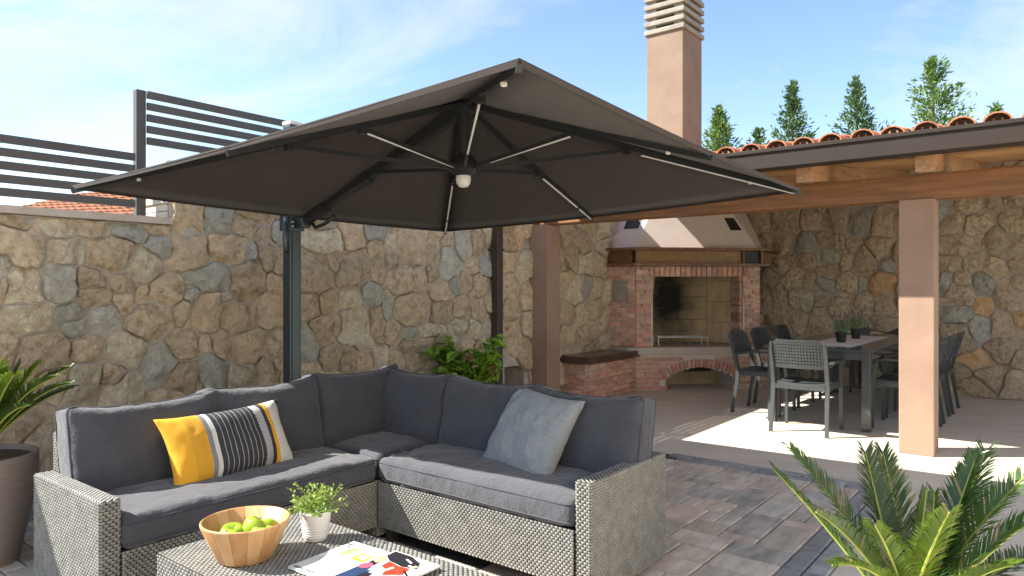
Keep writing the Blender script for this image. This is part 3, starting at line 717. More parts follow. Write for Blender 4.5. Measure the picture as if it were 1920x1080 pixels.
# firebox inside
fb = MB(); bx0, bx1 = CW - .03, FL - CW + .03
def wallpatch(m, a, b, z0, z1, nu, nz_, gap=.006):
    a, b = Vector(a), Vector(b)
    for i in range(nz_):
        off = .5 / nu if i % 2 else 0
        for j in range(nu + (1 if off else 0)):
            u0, u1 = max(0, j / nu - off), min(1, (j + 1) / nu - off)
            p, q = a.lerp(b, u0), a.lerp(b, u1); d = (q - p).normalized() * gap
            za, zb_ = z0 + (z1 - z0) * i / nz_ + gap, z0 + (z1 - z0) * (i + 1) / nz_
            m.poly([(p.x + d.x, p.y + d.y, za), (q.x - d.x * 0, q.y - d.y * 0, za), (q.x, q.y, zb_), (p.x + d.x, p.y + d.y, zb_)])
q0, q1, q2, q3 = [Vector(F(s, n, 0)[:2]) for s, n in ((bx0, -.31), (bx0 + .16, -.72), (bx1 - .22, -.72), (bx1, -.31))]
back = MB(); wallpatch(back, q1, q2, zb, 2.0, 2, 9); back.build('firebox_back', MT['sootback'], fp)
sd = MB(); wallpatch(sd, q0, q1, zb, 2.0, 2, 9); sd.build('firebox_side', MT['refract'], fp)
sd = MB(); wallpatch(sd, q2, q3, zb, 2.0, 2, 5); sd.build('firebox_side', MT['refract'], fp)
bk = MB(); prism(bk, [F(bx0 - .02, -.31, 0)[:2], F(bx0 + .14, -.745, 0)[:2], F(bx1 - .2, -.745, 0)[:2], F(bx1 + .02, -.31, 0)[:2], F(bx1 + .05, -.33, 0)[:2], F(bx1 - .18, -.79, 0)[:2], F(bx0 + .12, -.79, 0)[:2], F(bx0 - .05, -.33, 0)[:2]], zb, 2.0)
bk.build('firebox_shell', MT['soot'], fp)
m = MB(); prism(m, [q0 + Nn * -.0, q1, q2, q3], 1.98, 2.0); m.build('firebox_throat', MT['black'], fp)
m = MB()
for q in range(60):
    s, n_ = random.uniform(bx0 + .15, bx1 - .3), -random.uniform(.38, .66); r_ = random.uniform(.01, .035)
    p = Vector(F(s, n_, zb)); m.poly([p + Vector((r_ * math.cos(t_), r_ * math.sin(t_), .001)) for t_ in (0, 1.5, 3, 4.6)]); m.poly([p + Vector((r_, 0, 0)), p + Vector((0, r_, .01)), p + Vector((0, 0, r_ * .7))]); m.poly([p + Vector((-r_, 0, 0)), p + Vector((0, -r_, .01)), p + Vector((0, 0, r_ * .7))])
tag(m.build('ash', MT['ash'], fp), kind='stuff')
# mantel
mz0, mz1 = 1.615, 1.85
oh = .125
def ring_pts(o, extra=0): return [(P1.x - o, 4.79), (P1.x - o, P1.y - o * .42), F(FL + o * .55, o, 0)[:2], (9.98, P2.y + .06 - o * .8), (10.2, 3.55), (10.2, 4.79)]
m = MB(); prism(m, ring_pts(oh), mz0, mz0 + .035); m.build('mantel_lower_board', MT['mantel'], fp)
m = MB(); prism(m, ring_pts(oh + .035), mz1 - .035, mz1); m.build('mantel_upper_board', MT['mantel'], fp)
m = MB(); prism(m, ring_pts(.0), mz0 + .035, mz1 - .035); m.build('mantel_back_board', MT['mantel_gold'], fp)
for s, n_ in ((-.02, .075), (FL - .02, .07), (FL - .26, .04)):
    m = MB(); prism(m, [F(s, n_, 0)[:2], F(s + .03, n_, 0)[:2], F(s + .03, 0, 0)[:2], F(s, 0, 0)[:2]], mz0 + .036, mz1 - .036); m.build('mantel_divider', MT['mantel'], fp)
m = MB(); prism(m, [F(FL - .23, .03, 0)[:2], F(FL - .03, .03, 0)[:2], F(FL - .03, .002, 0)[:2], F(FL - .23, .002, 0)[:2]], mz0 + .04, mz1 - .04); m.build('mantel_niche', MT['black'], fp)
m = MB(); prism(m, [(P1.x - .06, 4.75), (P1.x - .06, P1.y + .02), (P1.x - .002, P1.y + .02), (P1.x - .002, 4.75)], mz0 + .036, mz1 - .036); m.build('mantel_side_panel', MT['mantel'], fp)
# hood: truncated pyramid to the flue
top = [(8.93, 4.79), (8.93, 4.22), (9.22, 3.93), (9.86, 3.93), (10.2, 3.93), (10.2, 4.79)]
bot = [(P1.x + .01, 4.79), (P1.x + .01, P1.y + .03), F(FL - .02, -.03, 0)[:2], (9.95, P2.y + .15), (10.2, 3.6), (10.2, 4.79)]
m = MB(); lo = [m.vert((*p, mz1)) for p in bot]; hi = [m.vert((*p, 2.95)) for p in top]
for k in range(6): m.face((lo[k], lo[(k + 1) % 6], hi[(k + 1) % 6], hi[k]))
hood = m.build('hood', MT['hood'], fp)
def hoodpt(i, u, z, out=.0):
    f_ = (z - mz1) / (2.95 - mz1); p = Vector(bot[i]).lerp(Vector(top[i]), f_); q = Vector(bot[i + 1]).lerp(Vector(top[i + 1]), f_)
    d = (q - p).normalized(); n_ = Vector((d.y, -d.x)); 
    if n_.dot(Vector((-1, -1))) < 0: n_ = -n_
    c = p.lerp(q, u) + n_ * out; return (c.x, c.y, z)
def vent(i, u0, u1, z0, z1):
    m = MB(); fr = [hoodpt(i, u0, z0, .008), hoodpt(i, u1, z0, .008), hoodpt(i, u1, z1, .008), hoodpt(i, u0, z1, .008)]
    bk_ = [hoodpt(i, u0, z0, -.02), hoodpt(i, u1, z0, -.02), hoodpt(i, u1, z1, -.02), hoodpt(i, u0, z1, -.02)]
    m.hexa(bk_ + fr)
    m.build('vent_grille', MT['black'], fp)
vent(0, .30, .80, 2.12, 2.24); vent(1, .86, .97, 2.10, 2.27)
# electric box on side
m = MB(); m.box(P1.x - .035, P1.x - .014, 4.50, 4.68, 1.16, 1.42, .004); m.build('cover_plate', MT['concrete'], fp)
# chimney
ch_x0, ch_x1, ch_y0, ch_y1 = 9.08, 9.72, 4.15, 4.70
m = MB(); m.box(ch_x0, ch_x1, ch_y0, ch_y1, 2.9, 4.92, .008); m.build('chimney', MT['plaster_ch'], fp)
chm = [o for o in bpy.data.objects if o.parent == fp and o.name == 'chimney'][0]
for k in range(6):
    z0 = 4.92 + k * .118; e = .03
    m = MB(); m.box(ch_x0 - e, ch_x1 + e, ch_y0 - e, ch_y1 + e, z0, z0 + .066, .014); m.build('cap_slab', MT['concrete'], chm)
    for (x, y) in ((ch_x0 + .02, ch_y0 + .02), (ch_x1 - .14, ch_y0 + .02), (ch_x0 + .02, ch_y1 - .14), (ch_x1 - .14, ch_y1 - .14)): m = MB(); m.box(x, x + .12, y, y + .12, z0 + .067, z0 + .117); m.build('cap_spacer', MT['concrete'], chm)
m = MB(); m.box(ch_x0 + .16, ch_x1 - .16, ch_y0 + .16, ch_y1 - .16, 4.925, 5.6); m.build('flue', MT['black'], chm)
# grate
gr = thing('fire_grate', 'low steel fire grate standing on the hearth inside the fireplace', 'grate', W(*F(.66, -.2, 0)[:2], zb + .003), TH + FA)
m = MB()
for y in (-.1, .1): m.bar((-.33, y, .115), (.36, y, .115), .014, .014)
for q in range(7): m.bar((-.33 + q * .115, -.1, .121), (-.33 + q * .115, .1, .121), .008, .008)
m.build('grid', MT['steel'], gr)
for x in (-.32, .35):
    for y in (-.1, .1):
        m = MB(); m.bar((x, y, 0), (x, y, .115), .014, .014, (0, 1, 0)); m.build('leg', MT['steel'], gr)

# ------------------------------------------------------------------ cantilever umbrella
UC = (3.06, 2.77)
um = thing('cantilever_umbrella', 'large dark brown square cantilever umbrella over the corner sofa', 'umbrella', W(*UC), TH + R(1.5))
HS = 1.5; AP = 2.44
corner = {'N': (-HS, -HS, 1.99), 'L': (-HS, HS, 1.885), 'F': (HS, HS, 1.845), 'R': (HS, -HS, 1.955)}
apex = Vector((0, 0, AP))
order = ['N', 'R', 'F', 'L']
cv = [Vector(corner[k]) for k in order]
for k in range(4):
    m = MB(); A_, B_ = cv[k], cv[(k + 1) % 4]; n = 14; idx = {}
    for i in range(n + 1):
        for j in range(n + 1 - i):
            u, v_ = i / n, j / n; p = apex * (1 - u - v_) + A_ * u + B_ * v_
            t_ = u + v_; w_ = 4 * u * v_ / max(t_ * t_, 1e-6)
            p = p + Vector((0, 0, -.018 * w_ * t_ * (1.2 - t_) * 3 - .012 * w_ * t_)) + Vector((0, 0, .003 * noise.noise(p * 3)))
            idx[i, j] = m.vert(p)
    for i in range(n):
        for j in range(n - i):
            m.face((idx[i, j], idx[i + 1, j], idx[i, j + 1]))
            if i + j < n - 1: m.face((idx[i + 1, j], idx[i + 1, j + 1], idx[i, j + 1]))
    can = m.build('canopy_panel', MT['canopy'], um, smooth=True)
    sd_ = can.modifiers.new('thick', 'SOLIDIFY'); sd_.thickness = .004
    # hem: hanging border of the panel
    h = MB(); inward = (apex - (A_ + B_) / 2); inward.z = 0; inward.normalize()
    mid = (A_ + B_) / 2 - Vector((0, 0, .02))
    N_ = 12; pts = []
    for q in range(N_ + 1):
        u = q / N_; p = A_.lerp(B_, u); p.z -= .0125 * 4 * u * (1 - u) * 1.5; pts.append(p)
    for p, q in zip(pts, pts[1:]):
        a_, b2 = p, q; c_, d_ = q + inward * .006 - Vector((0, 0, .020)), p + inward * .006 - Vector((0, 0, .020))
        h.poly([a_, b2, c_, d_]); h.poly([d_ + inward * .004, c_ + inward * .004, b2 + inward * .004, a_ + inward * .004])
    h.build('hem', MT['canopy'], can)
vt = MB()
vs = .42
for k in range(4):
    A_, B_ = cv[k] * (vs / HS), cv[(k + 1) % 4] * (vs / HS); A_.z = AP + .012 + (cv[k].z - AP) * vs / HS; B_.z = AP + .012 + (cv[(k + 1) % 4].z - AP) * vs / HS
    vt.poly([apex + Vector((0, 0, .018)), A_, B_])
vt.build('top_vent', MT['canopy'], um)
hub = Vector((0, 0, 2.03))
for k in range(8):
    if k % 2 == 0: e = cv[k // 2].copy()
    else: e = (cv[k // 2] + cv[(k // 2 + 1) % 4]) / 2 - Vector((0, 0, .02))
    st = apex + (e - apex) * .03 - Vector((0, 0, .035)); en = e - Vector((0, 0, .03)); 
    m = MB(); m.bar(st, en, .018, .026); rib = m.build('rib', MT['frame_dark'], um)
    f_ = .45 if k % 2 == 0 else .50
    at = st.lerp(en, f_) - Vector((0, 0, .016)); d = (e - apex); d.z = 0; d.normalize()
    m = MB(); m.bar(hub + d * .06, at, .016, .022); strut = m.build('strut', MT['frame_dark'], um)
    m = MB(); m.box(-.018, .018, -.018, .018, -.028, .012, .004); m.build('joint', MT['frame_dark'], strut, loc=at)
    if k in (0, 1, 2, 3, 4, 7):
        m = MB()
        if k in (0, 1, 7): m.bar(hub.lerp(at, .10) - Vector((0, 0, .015)), hub.lerp(at, .95) - Vector((0, 0, .015)), .010, .006)
        else: m.bar(at.lerp(en, .08) - Vector((0, 0, .012)), at.lerp(en, .96) - Vector((0, 0, .012)), .012, .006)
        m.build('light_strip', MT['chrome'], rib)
    m = MB(); q = en.lerp(at, .30); m.box(-.009, .009, -.008, .008, -.010, .006, .002); m.build('clip', MT['lampglass'] if k in (0, 1, 2, 6) else MT['frame_dark'], rib, loc=q - Vector((0, 0, .012)))
m = MB(); m.lathe([(.0, 2.44), (.035, 2.44), (.035, 2.08), (.0, 2.08)], 14); m.build('centre_post', MT['frame_dark'], um, smooth=True, angle=40)
m = MB(); m.lathe([(0, 2.10), (.06, 2.10), (.085, 2.06), (.085, 2.02), (.05, 1.985), (0, 1.985)], 20); m.build('hub', MT['frame_dark'], um, smooth=True, angle=40)
m = MB(); m.lathe([(.042, 1.985), (.045, 1.965), (.04, 1.94), (.026, 1.922), (0, 1.916)], 18); m.build('hub_lamp', MT['lampglass'], um, smooth=True)
m = MB(); m.lathe([(0, 2.40), (.07, 2.40), (.07, 2.36), (0, 2.36)], 14); m.build('crown_ring', MT['frame_dark'], um, smooth=True, angle=40)
MY = 4.40 - UC[1]
m = MB(); m.box(-.048, .048, MY - .042, MY + .042, 0.02, 2.50, .010); m.box(-.03, .03, MY - .048, MY - .043, .05, 2.45); m.build('mast', MT['mast'], um)
m = MB(); m.box(-.05, .05, MY - .05, MY + .05, 2.502, 2.53, .012); m.build('mast_cap', MT['whiteren'], um)
m = MB(); m.box(-.4, .4, MY - .3, MY + .3, .0, .06, .01); m.build('base_plate', MT['black'], um)
m = MB(); m.box(-.066, .062, MY - .066, MY + .06, 1.74, 1.885, .012)
m.box(-.02, .055, MY - .15, MY - .06, 1.76, 1.85, .014)
col_ = m.build('slide_collar', MT['mast'], um)
for z in (1.77, 1.80, 1.85):
    for x in (-.045, .05): 
        m = MB(); m.tube([(x, MY - .064, z), (x, MY - .074, z)], .006, 8); m.build('bolt', MT['chrome'], col_)
m = MB(); m.tube([(-.075, MY - .04, 1.85), (-.105, MY - .07, 1.78), (-.108, MY - .07, 1.68), (-.10, MY - .07, 1.60), (-.08, MY - .06, 1.585), (-.068, MY - .05, 1.62)], [.018, .02, .018, .016, .014, .01], 10); m.build('lift_handle', MT['mast'], col_, smooth=True)
arm0, arm1 = Vector((.02, MY - .12, 1.83)), Vector((0, .03, AP - .07))
def armpt(t_): return arm0.lerp(arm1, t_)
m = MB(); m.bar(armpt(0), armpt(1), .055, .075); arm = m.build('arm', MT['frame_dark'], um)
m = MB(); m.bar(armpt(-.02), armpt(.16), .075, .095); m.build('arm_sleeve', MT['frame_dark'], arm)
m = MB(); m.bar(armpt(.40), armpt(.46), .075, .095); m.build('arm_sleeve', MT['frame_dark'], arm)
m = MB(); m.tube([armpt(.02) + Vector((.03, 0, -.03)), armpt(.04) + Vector((.05, 0, -.09)), armpt(.10) + Vector((.06, 0, -.10)), armpt(.17) + Vector((.06, 0, -.09))], .014, 8); m.build('tilt_handle', MT['frame_dark'], arm, smooth=True)

# ------------------------------------------------------------------ rattan lounge
def weave(m, O, U, V, w, h, su=.0215, sv=.0118, lift=.004):
    O, U, V = Vector(O), Vector(U).normalized(), Vector(V).normalized(); Nv = U.cross(V).normalized()
    nu, nv = max(1, round(w / su)), max(1, round(h / sv)); su, sv = w / nu, h / nv
    for j in range(nv):
        off = .5 if j % 2 else 0
        for i in range(nu + (1 if off else 0)):
            u0, u1 = (i - off) * su, (i - off + 1) * su
            u0, u1 = max(u0, 0), min(u1, w)
            if u1 - u0 < .004: continue
            m.cur = random.choice((0, 0, 1, 2)); du = u1 - u0; v0, v1 = j * sv + sv * .05, (j + 1) * sv - sv * .05; vm = (v0 + v1) / 2
            jit = random.uniform(-.0006, .0006)
            rows = []
            for (fu, hh, sq) in ((.05, -.0035, .62), (.26, lift * .85, 1), (.74, lift * .85, 1), (.95, -.0035, .62)):
                uu = u0 + du * fu; hv = (v1 - v0) / 2 * sq
                rows.append([m.vert(O + U * uu + V * (vm - hv) + Nv * (hh - .001)), m.vert(O + U * uu + V * vm + Nv * (hh + .0012 + jit)), m.vert(O + U * uu + V * (vm + hv) + Nv * (hh - .001))])
            for A_, B_ in zip(rows, rows[1:]):
                for k in (0, 1): m.face((A_[k], B_[k], B_[k + 1], A_[k + 1]))
X_, Y_, Z_ = (1, 0, 0), (0, 1, 0), (0, 0, 1)
def rat_box(root, name, x0, x1, y0, y1, z0, z1, faces):
    """frame block with a woven skin on the listed faces"""
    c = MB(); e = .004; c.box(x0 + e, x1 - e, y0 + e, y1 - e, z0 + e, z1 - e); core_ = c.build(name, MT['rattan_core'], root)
    m = MB()
    if '-y' in faces: weave(m, (x0, y0, z0), X_, Z_, x1 - x0, z1 - z0)
    if '+y' in faces: weave(m, (x1, y1, z0), (-1, 0, 0), Z_, x1 - x0, z1 - z0)
    if '-x' in faces: weave(m, (x0, y1, z0), (0, -1, 0), Z_, y1 - y0, z1 - z0)
    if '+x' in faces: weave(m, (x1, y0, z0), Y_, Z_, y1 - y0, z1 - z0)
    if '+z' in faces: weave(m, (x0, y0, z1), X_, Y_, x1 - x0, y1 - y0)
    if '+zy' in faces: weave(m, (x1, y0, z1), Y_, (-1, 0, 0), y1 - y0, x1 - x0)
    tag(m.build('weave', [MT['rattan'], MT['rattan2'], MT['rattan3']], core_, smooth=True, angle=60), kind='stuff')
    return core_
def cushion_mesh(w, d, h, r=.035, puff=.03, n=26, seed=0, wr=.006, sag=0.0, ear=0.0):
    """rounded padded box centred at origin: x width, y depth, z thickness"""
    m = MB(); idx = {}
    H = Vector((w / 2, d / 2, h / 2)); nz = 8
    def sp(k, n_): t_ = -1 + 2 * k / n_; return math.copysign(abs(math.sin(t_ * math.pi / 2)) ** .9, t_)
    off = Vector((seed * 3.1, seed * 1.7, seed))
    def put(i, j, k):
        key = (i, j, k)
        if key in idx: return idx[key]
        p = Vector((sp(i, n) * H.x, sp(j, n) * H.y, sp(k, nz) * H.z))
        q = Vector([max(-(H[c] - r), min(H[c] - r, p[c])) if H[c] > r else 0 for c in range(3)])
        dd = p - q
        if dd.length > 1e-9: p = q + dd.normalized() * r
        fx, fy = p.x / H.x, p.y / H.y
        bul = (1 - fx ** 4) * (1 - fy ** 4)
        sgn = p.z / H.z
        p.z += puff * bul * sgn
        edge = max(abs(fx), abs(fy))
        wv = noise.noise(Vector((p.x * 7, p.y * 7, 0)) + off) * wr * 1.6 + noise.noise(Vector((p.x * 26, p.y * 9, 4)) + off) * wr * (.4 + edge ** 4 * 1.2)
        p.z += wv * sgn
        # soft creases that run in from the seams
        cr_ = max(0, edge - .55) / .45
        p.z += sgn * wr * 2.4 * cr_ * math.sin((p.x if abs(fy) > abs(fx) else p.y) * 95 + 5 * noise.noise(p * 6 + off)) * max(0, noise.noise(p * 4 + off * 2))
        if sag: p.y -= sag * (1 - fx * fx) * max(0, fy)
        if ear: p.y += ear * (fx ** 6) * max(0, fy)
        p.x += .004 * noise.noise(Vector((p.y * 9, p.z * 9, 1)) + off); p.y += .004 * noise.noise(Vector((p.x * 9, p.z * 9, 2)) + off)
        idx[key] = m.vert(p); return idx[key]
    for i in range(n):
        for j in range(n):
            m.face((put(i, j, nz), put(i + 1, j, nz), put(i + 1, j + 1, nz), put(i, j + 1, nz)))
            m.face((put(i, j + 1, 0), put(i + 1, j + 1, 0), put(i + 1, j, 0), put(i, j, 0)))
    for i in range(n):
        for k in range(nz):
            m.face((put(i, 0, k), put(i + 1, 0, k), put(i + 1, 0, k + 1), put(i, 0, k + 1)))
            m.face((put(i + 1, n, k), put(i, n, k), put(i, n, k + 1), put(i + 1, n, k + 1)))
            m.face((put(0, i + 1, k), put(0, i, k), put(0, i, k + 1), put(0, i + 1, k + 1)))
            m.face((put(n, i, k), put(n, i + 1, k), put(n, i + 1, k + 1), put(n, i, k + 1)))
    return m
def piping(w, d, h, r=.035, sag=0, ear=0, side=1, pr=.005):
    m = MB(); pts = []; x, y = w / 2 - .004, d / 2 - .004; rc = .03
    seq = []
    for (sx, sy, a0) in ((1, 1, 0), (-1, 1, 90), (-1, -1, 180), (1, -1, 270)):
        for t_ in range(5):
            an = R(a0 + t_ * 22.5); seq.append((sx * (x - rc) + rc * math.cos(an), sy * (y - rc) + rc * math.sin(an)))
    full = []
    for k in range(len(seq)):
        p, q = seq[k], seq[(k + 1) % len(seq)]; L_ = math.hypot(q[0] - p[0], q[1] - p[1]); ns_ = max(1, int(L_ / .05))
        for s in range(ns_): full.append((p[0] + (q[0] - p[0]) * s / ns_, p[1] + (q[1] - p[1]) * s / ns_))
    for (px, py) in full:
        fx, fy = px / (w / 2), py / (d / 2)
        yy = py - sag * (1 - fx * fx) * max(0, fy) + ear * fx ** 6 * max(0, fy)
        pts.append((px, yy, side * (h / 2 - r * .62)))
    pts.append(pts[0]); pts.append(pts[1]); m.tube(pts, pr, 6, False); return m
def cushion(root, name, loc, rot, w, d, h, seed, sides=(1, -1), **kw):
    o = cushion_mesh(w, d, h, seed=seed, **kw).build(name, MT['cushion'], root, smooth=True, loc=loc, rot=rot)
    for s in sides:
        piping(w, d, h, kw.get('r', .035), kw.get('sag', 0), kw.get('ear', 0), s).build('piping', MT['piping'], o, smooth=True)
    return o
A0, A1, A2, B0, B1, B2 = 1.102, 2.428, 3.148, 1.515, 2.795, 3.515
# left section (runs along the wall)
ls = thing('sofa_section', 'left section of the grey rattan corner sofa beside the tall planter', 'sofa', W(A0, B1), TH, 'sections of the rattan corner sofa')
LW, LD = A1 - A0 - .006, B2 - B1
rat_box(ls, 'arm', 0, .072, .012, LD - .05, .045, .534, ('-x', '-y', '+z', '+x'))
rat_box(ls, 'skirt', .074, LW, .0, .06, .10, .335, ('-y',))
rat_box(ls, 'backrest', .076, LW, LD - .12, LD - .045, .045, .70, ('-x', '+z', '+y'))
m = MB(); m.box(.074, LW, .062, LD - .077, .25, .33); m.build('seat_deck', MT['rattan_core'], ls)
for x in (.03, LW - .06):
    for y in (.04, LD - .05): m = MB(); m.box(x, x + .045, y, y + .045, .012, .1); m.build('leg', MT['leg'], ls)
cushion(ls, 'seat_cushion', ((LW + .074) / 2, .305, .397), (0, 0, 0), LW - .08, .64, .12, 1, puff=.022, n=34)
BT = R(90 - 12)
cushion(ls, 'back_cushion', (.395, .535, .605), (BT, 0, 0), .66, .42, .17, 2, puff=.05, sag=.02, ear=.012, wr=.008)
cushion(ls, 'back_cushion', (1.01, .545, .615), (BT, 0, R(-2)), .63, .42, .17, 3, puff=.05, sag=.02, ear=.015, wr=.006)
# corner section
cs = thing('sofa_section', 'corner section of the grey rattan corner sofa at the umbrella mast', 'sofa', W(A1, B1), TH, 'sections of the rattan corner sofa')
CWd = A2 - A1
rat_box(cs, 'skirt', .006, .10, .006, .10, .045, .335, ('-x', '-y'))
rat_box(cs, 'backrest', .004, CWd - .046, LD - .12, LD - .045, .045, .70, ('+y',))
rat_box(cs, 'backrest', CWd - .12, CWd - .045, .004, LD - .122, .045, .70, ('+x',))
m = MB(); m.box(.10, CWd - .077, .10, LD - .077, .25, .33); m.build('seat_deck', MT['rattan_core'], cs)
cushion(cs, 'seat_cushion', (CWd / 2 - .03, LD / 2 - .03, .395), (0, 0, 0), .635, .635, .12, 4, puff=.022)
cushion(cs, 'back_cushion', (.31, .545, .625), (BT, 0, 0), .64, .42, .16, 5, puff=.05, sag=.02, ear=.02, wr=.006)
cushion(cs, 'back_cushion', (.54, .22, .62), (BT, 0, R(-90)), .52, .42, .17, 6, puff=.065, sag=.02, ear=.012, wr=.008)
# right section (seen from its front and outer arm)
rs = thing('sofa_section', 'right section of the grey rattan corner sofa nearest the paved floor', 'sofa', W(A1, B0), TH, 'sections of the rattan corner sofa')
RW = B1 - B0 - .006
rat_box(rs, 'arm', .012, CWd - .03, 0, .072, .045, .534, ('-x', '-y', '+zy', '+y'))
rat_box(rs, 'skirt', 0, .06, .074, RW, .10, .335, ('-x',))
rat_box(rs, 'backrest', CWd - .12, CWd - .045, .076, RW, .045, .70, ('-y', '+x', '+zy'))
m = MB(); m.box(.062, CWd - .077, .074, RW, .25, .33); m.build('seat_deck', MT['rattan_core'], rs)
for y in (.03, RW - .06):
    for x in (.04, CWd - .05): m = MB(); m.box(x, x + .045, y, y + .045, .012, .1); m.build('leg', MT['leg'], rs)
cushion(rs, 'seat_cushion', (.305, (RW + .074) / 2, .397), (0, 0, R(90)), RW - .08, .64, .12, 7, puff=.022, n=34)
cushion(rs, 'back_cushion', (.535, .95, .61), (BT, 0, R(-90)), .63, .42, .17, 8, puff=.05, sag=.02, ear=.012, wr=.009)
cushion(rs, 'back_cushion', (.525, .335, .605), (BT, 0, R(-90)), .64, .42, .17, 9, puff=.05, sag=.02, ear=.012, wr=.009)

# throw pillows
def pillow_mesh(w, h, T, seed, n=40, wr=.006):
    m = MB(); top_, bot_ = {}, {}; off = Vector((seed * 5.3, seed, 0))
    for i in range(n + 1):
        for j in range(n + 1):
            u, v_ = -1 + 2 * i / n, -1 + 2 * j / n
            pin = .055 * (1 - abs(u) ** 2) * v_ * abs(v_) ** 2; pix = .05 * (1 - abs(v_) ** 2) * u * abs(u) ** 2
            x, y = w / 2 * u - pix * w * .9, h / 2 * v_ - pin * h * .9
            z = T / 2 * ((1 - abs(u) ** 2.6) * (1 - abs(v_) ** 2.6)) ** .55
            e = 1 - z / (T / 2)
            z += wr * noise.noise(Vector((x * 12, y * 12, 0)) + off) * (1 - e ** 3) + wr * .8 * noise.noise(Vector((x * 35, y * 22, 3)) + off) * (1 - e ** 4)
            zz = wr * .9 * noise.noise(Vector((x * 9, y * 9, 7)) + off)
            edge = i in (0, n) or j in (0, n)
            top_[i, j] = m.vert((x, y, (0 if edge else z) + zz)); bot_[i, j] = top_[i, j] if edge else m.vert((x, y, -z + zz))
    for i in range(n):
        for j in range(n):
            m.face((top_[i, j], top_[i + 1, j], top_[i + 1, j + 1], top_[i, j + 1]))
            m.face((bot_[i, j + 1], bot_[i + 1, j + 1], bot_[i + 1, j], bot_[i, j]))
    return m
def stripe_mat():
    m, n, l, p = new_mat('striped pillow'); p.inputs['Roughness'].default_value = .85
    t_ = n.new('ShaderNodeTexCoord'); s = n.new('ShaderNodeSeparateXYZ'); l.new(t_.outputs['Object'], s.inputs[0])
    mr = n.new('ShaderNodeMapRange'); mr.inputs['From Min'].default_value = -.31; mr.inputs['From Max'].default_value = .31; l.new(s.outputs['X'], mr.inputs['Value'])
    r_ = n.new('ShaderNodeValToRGB'); r_.color_ramp.interpolation = 'CONSTANT'
    Yl, Wh, Ch, Gr = (.72, .36, .02), (.62, .62, .58), (.035, .036, .045), (.20, .22, .24)
    bands = [(0, Yl), (.265, Gr), (.30, Wh), (.335, Ch)]
    q = .375
    for k in range(8): bands += [(q, (.5, .5, .48)), (q + .0035, Ch)]; q += .041
    bands += [(.70, Gr), (.765, Ch), (.80, Yl), (.835, Wh), (.965, Ch)]
    e = r_.color_ramp.elements; e[0].position = 0; e[0].color = (*Yl, 1); e[1].position = .265; e[1].color = (*Gr, 1)
    for ps, c in bands[2:]: x_ = e.new(ps); x_.color = (*c, 1)
    l.new(mr.outputs[0], r_.inputs['Fac'])
    # hatch of fine dark dashes on one yellow band, and a woven band
    wv = n.new('ShaderNodeTexWave'); wv.inputs['Scale'].default_value = 42; wv.wave_type = 'BANDS'; wv.bands_direction = 'DIAGONAL'; l.new(t_.outputs['Object'], wv.inputs['Vector'])
    def band(lo, hi):
        a = n.new('ShaderNodeMath'); a.operation = 'GREATER_THAN'; a.inputs[1].default_value = lo; l.new(mr.outputs[0], a.inputs[0])
        b = n.new('ShaderNodeMath'); b.operation = 'LESS_THAN'; b.inputs[1].default_value = hi; l.new(mr.outputs[0], b.inputs[0])
        c = n.new('ShaderNodeMath'); c.operation = 'MULTIPLY'; l.new(a.outputs[0], c.inputs[0]); l.new(b.outputs[0], c.inputs[1]); return c
    g1 = n.new('ShaderNodeMath'); g1.operation = 'GREATER_THAN'; g1.inputs[1].default_value = .62; l.new(wv.outputs['Fac'], g1.inputs[0])
    cur = r_.outputs['Color']
    for (lo, hi, colr, f_) in ((.15, .262, (.22, .14, .03), .55), (.70, .765, (.62, .62, .60), .9)):
        b = band(lo, hi); mm = n.new('ShaderNodeMath'); mm.operation = 'MULTIPLY'; l.new(b.outputs[0], mm.inputs[0]); l.new(g1.outputs[0], mm.inputs[1])
        m3 = n.new('ShaderNodeMath'); m3.operation = 'MULTIPLY'; m3.inputs[1].default_value = f_; l.new(mm.outputs[0], m3.inputs[0])
        mx = n.new('ShaderNodeMix'); mx.data_type = 'RGBA'; l.new(m3.outputs[0], mx.inputs['Factor']); l.new(cur, mx.inputs['A']); mx.inputs['B'].default_value = (*colr, 1); cur = mx.outputs['Result']
    l.new(cur, p.inputs['Base Color'])
    nz = n.new('ShaderNodeTexNoise'); nz.inputs['Scale'].default_value = 300; l.new(t_.outputs['Object'], nz.inputs['Vector'])
    bp = n.new('ShaderNodeBump'); bp.inputs['Strength'].default_value = .3; bp.inputs['Distance'].default_value = .004; l.new(nz.outputs['Fac'], bp.inputs['Height']); l.new(bp.outputs[0], p.inputs['Normal'])
    return m
def place(o, a, b, z, M):
    o.matrix_world = Matrix.Translation(W(a, b, z)) @ Matrix.Rotation(TH, 4, 'Z') @ M
sp_ = pillow_mesh(.64, .345, .17, 3, wr=.006).build('throw_pillow', stripe_mat(), None, smooth=True)
tag(sp_, 'yellow, white and charcoal striped lumbar pillow leaning on the left sofa cushions', 'pillow')
place(sp_, 1.79, 3.105, .60, Matrix.Rotation(R(2), 4, 'Z') @ Matrix.Rotation(R(62), 4, 'X') @ Matrix.Rotation(R(1), 4, 'Z'))
lp = pillow_mesh(.51, .46, .18, 8, wr=.011).build('throw_pillow', MT['linen'], None, smooth=True)
tag(lp, 'plain light grey linen square pillow propped on the right sofa section', 'pillow')
place(lp, 2.78, 2.07, .615, Matrix.Rotation(R(-102), 4, 'Z') @ Matrix.Rotation(R(58), 4, 'X') @ Matrix.Rotation(R(-4), 4, 'Z'))

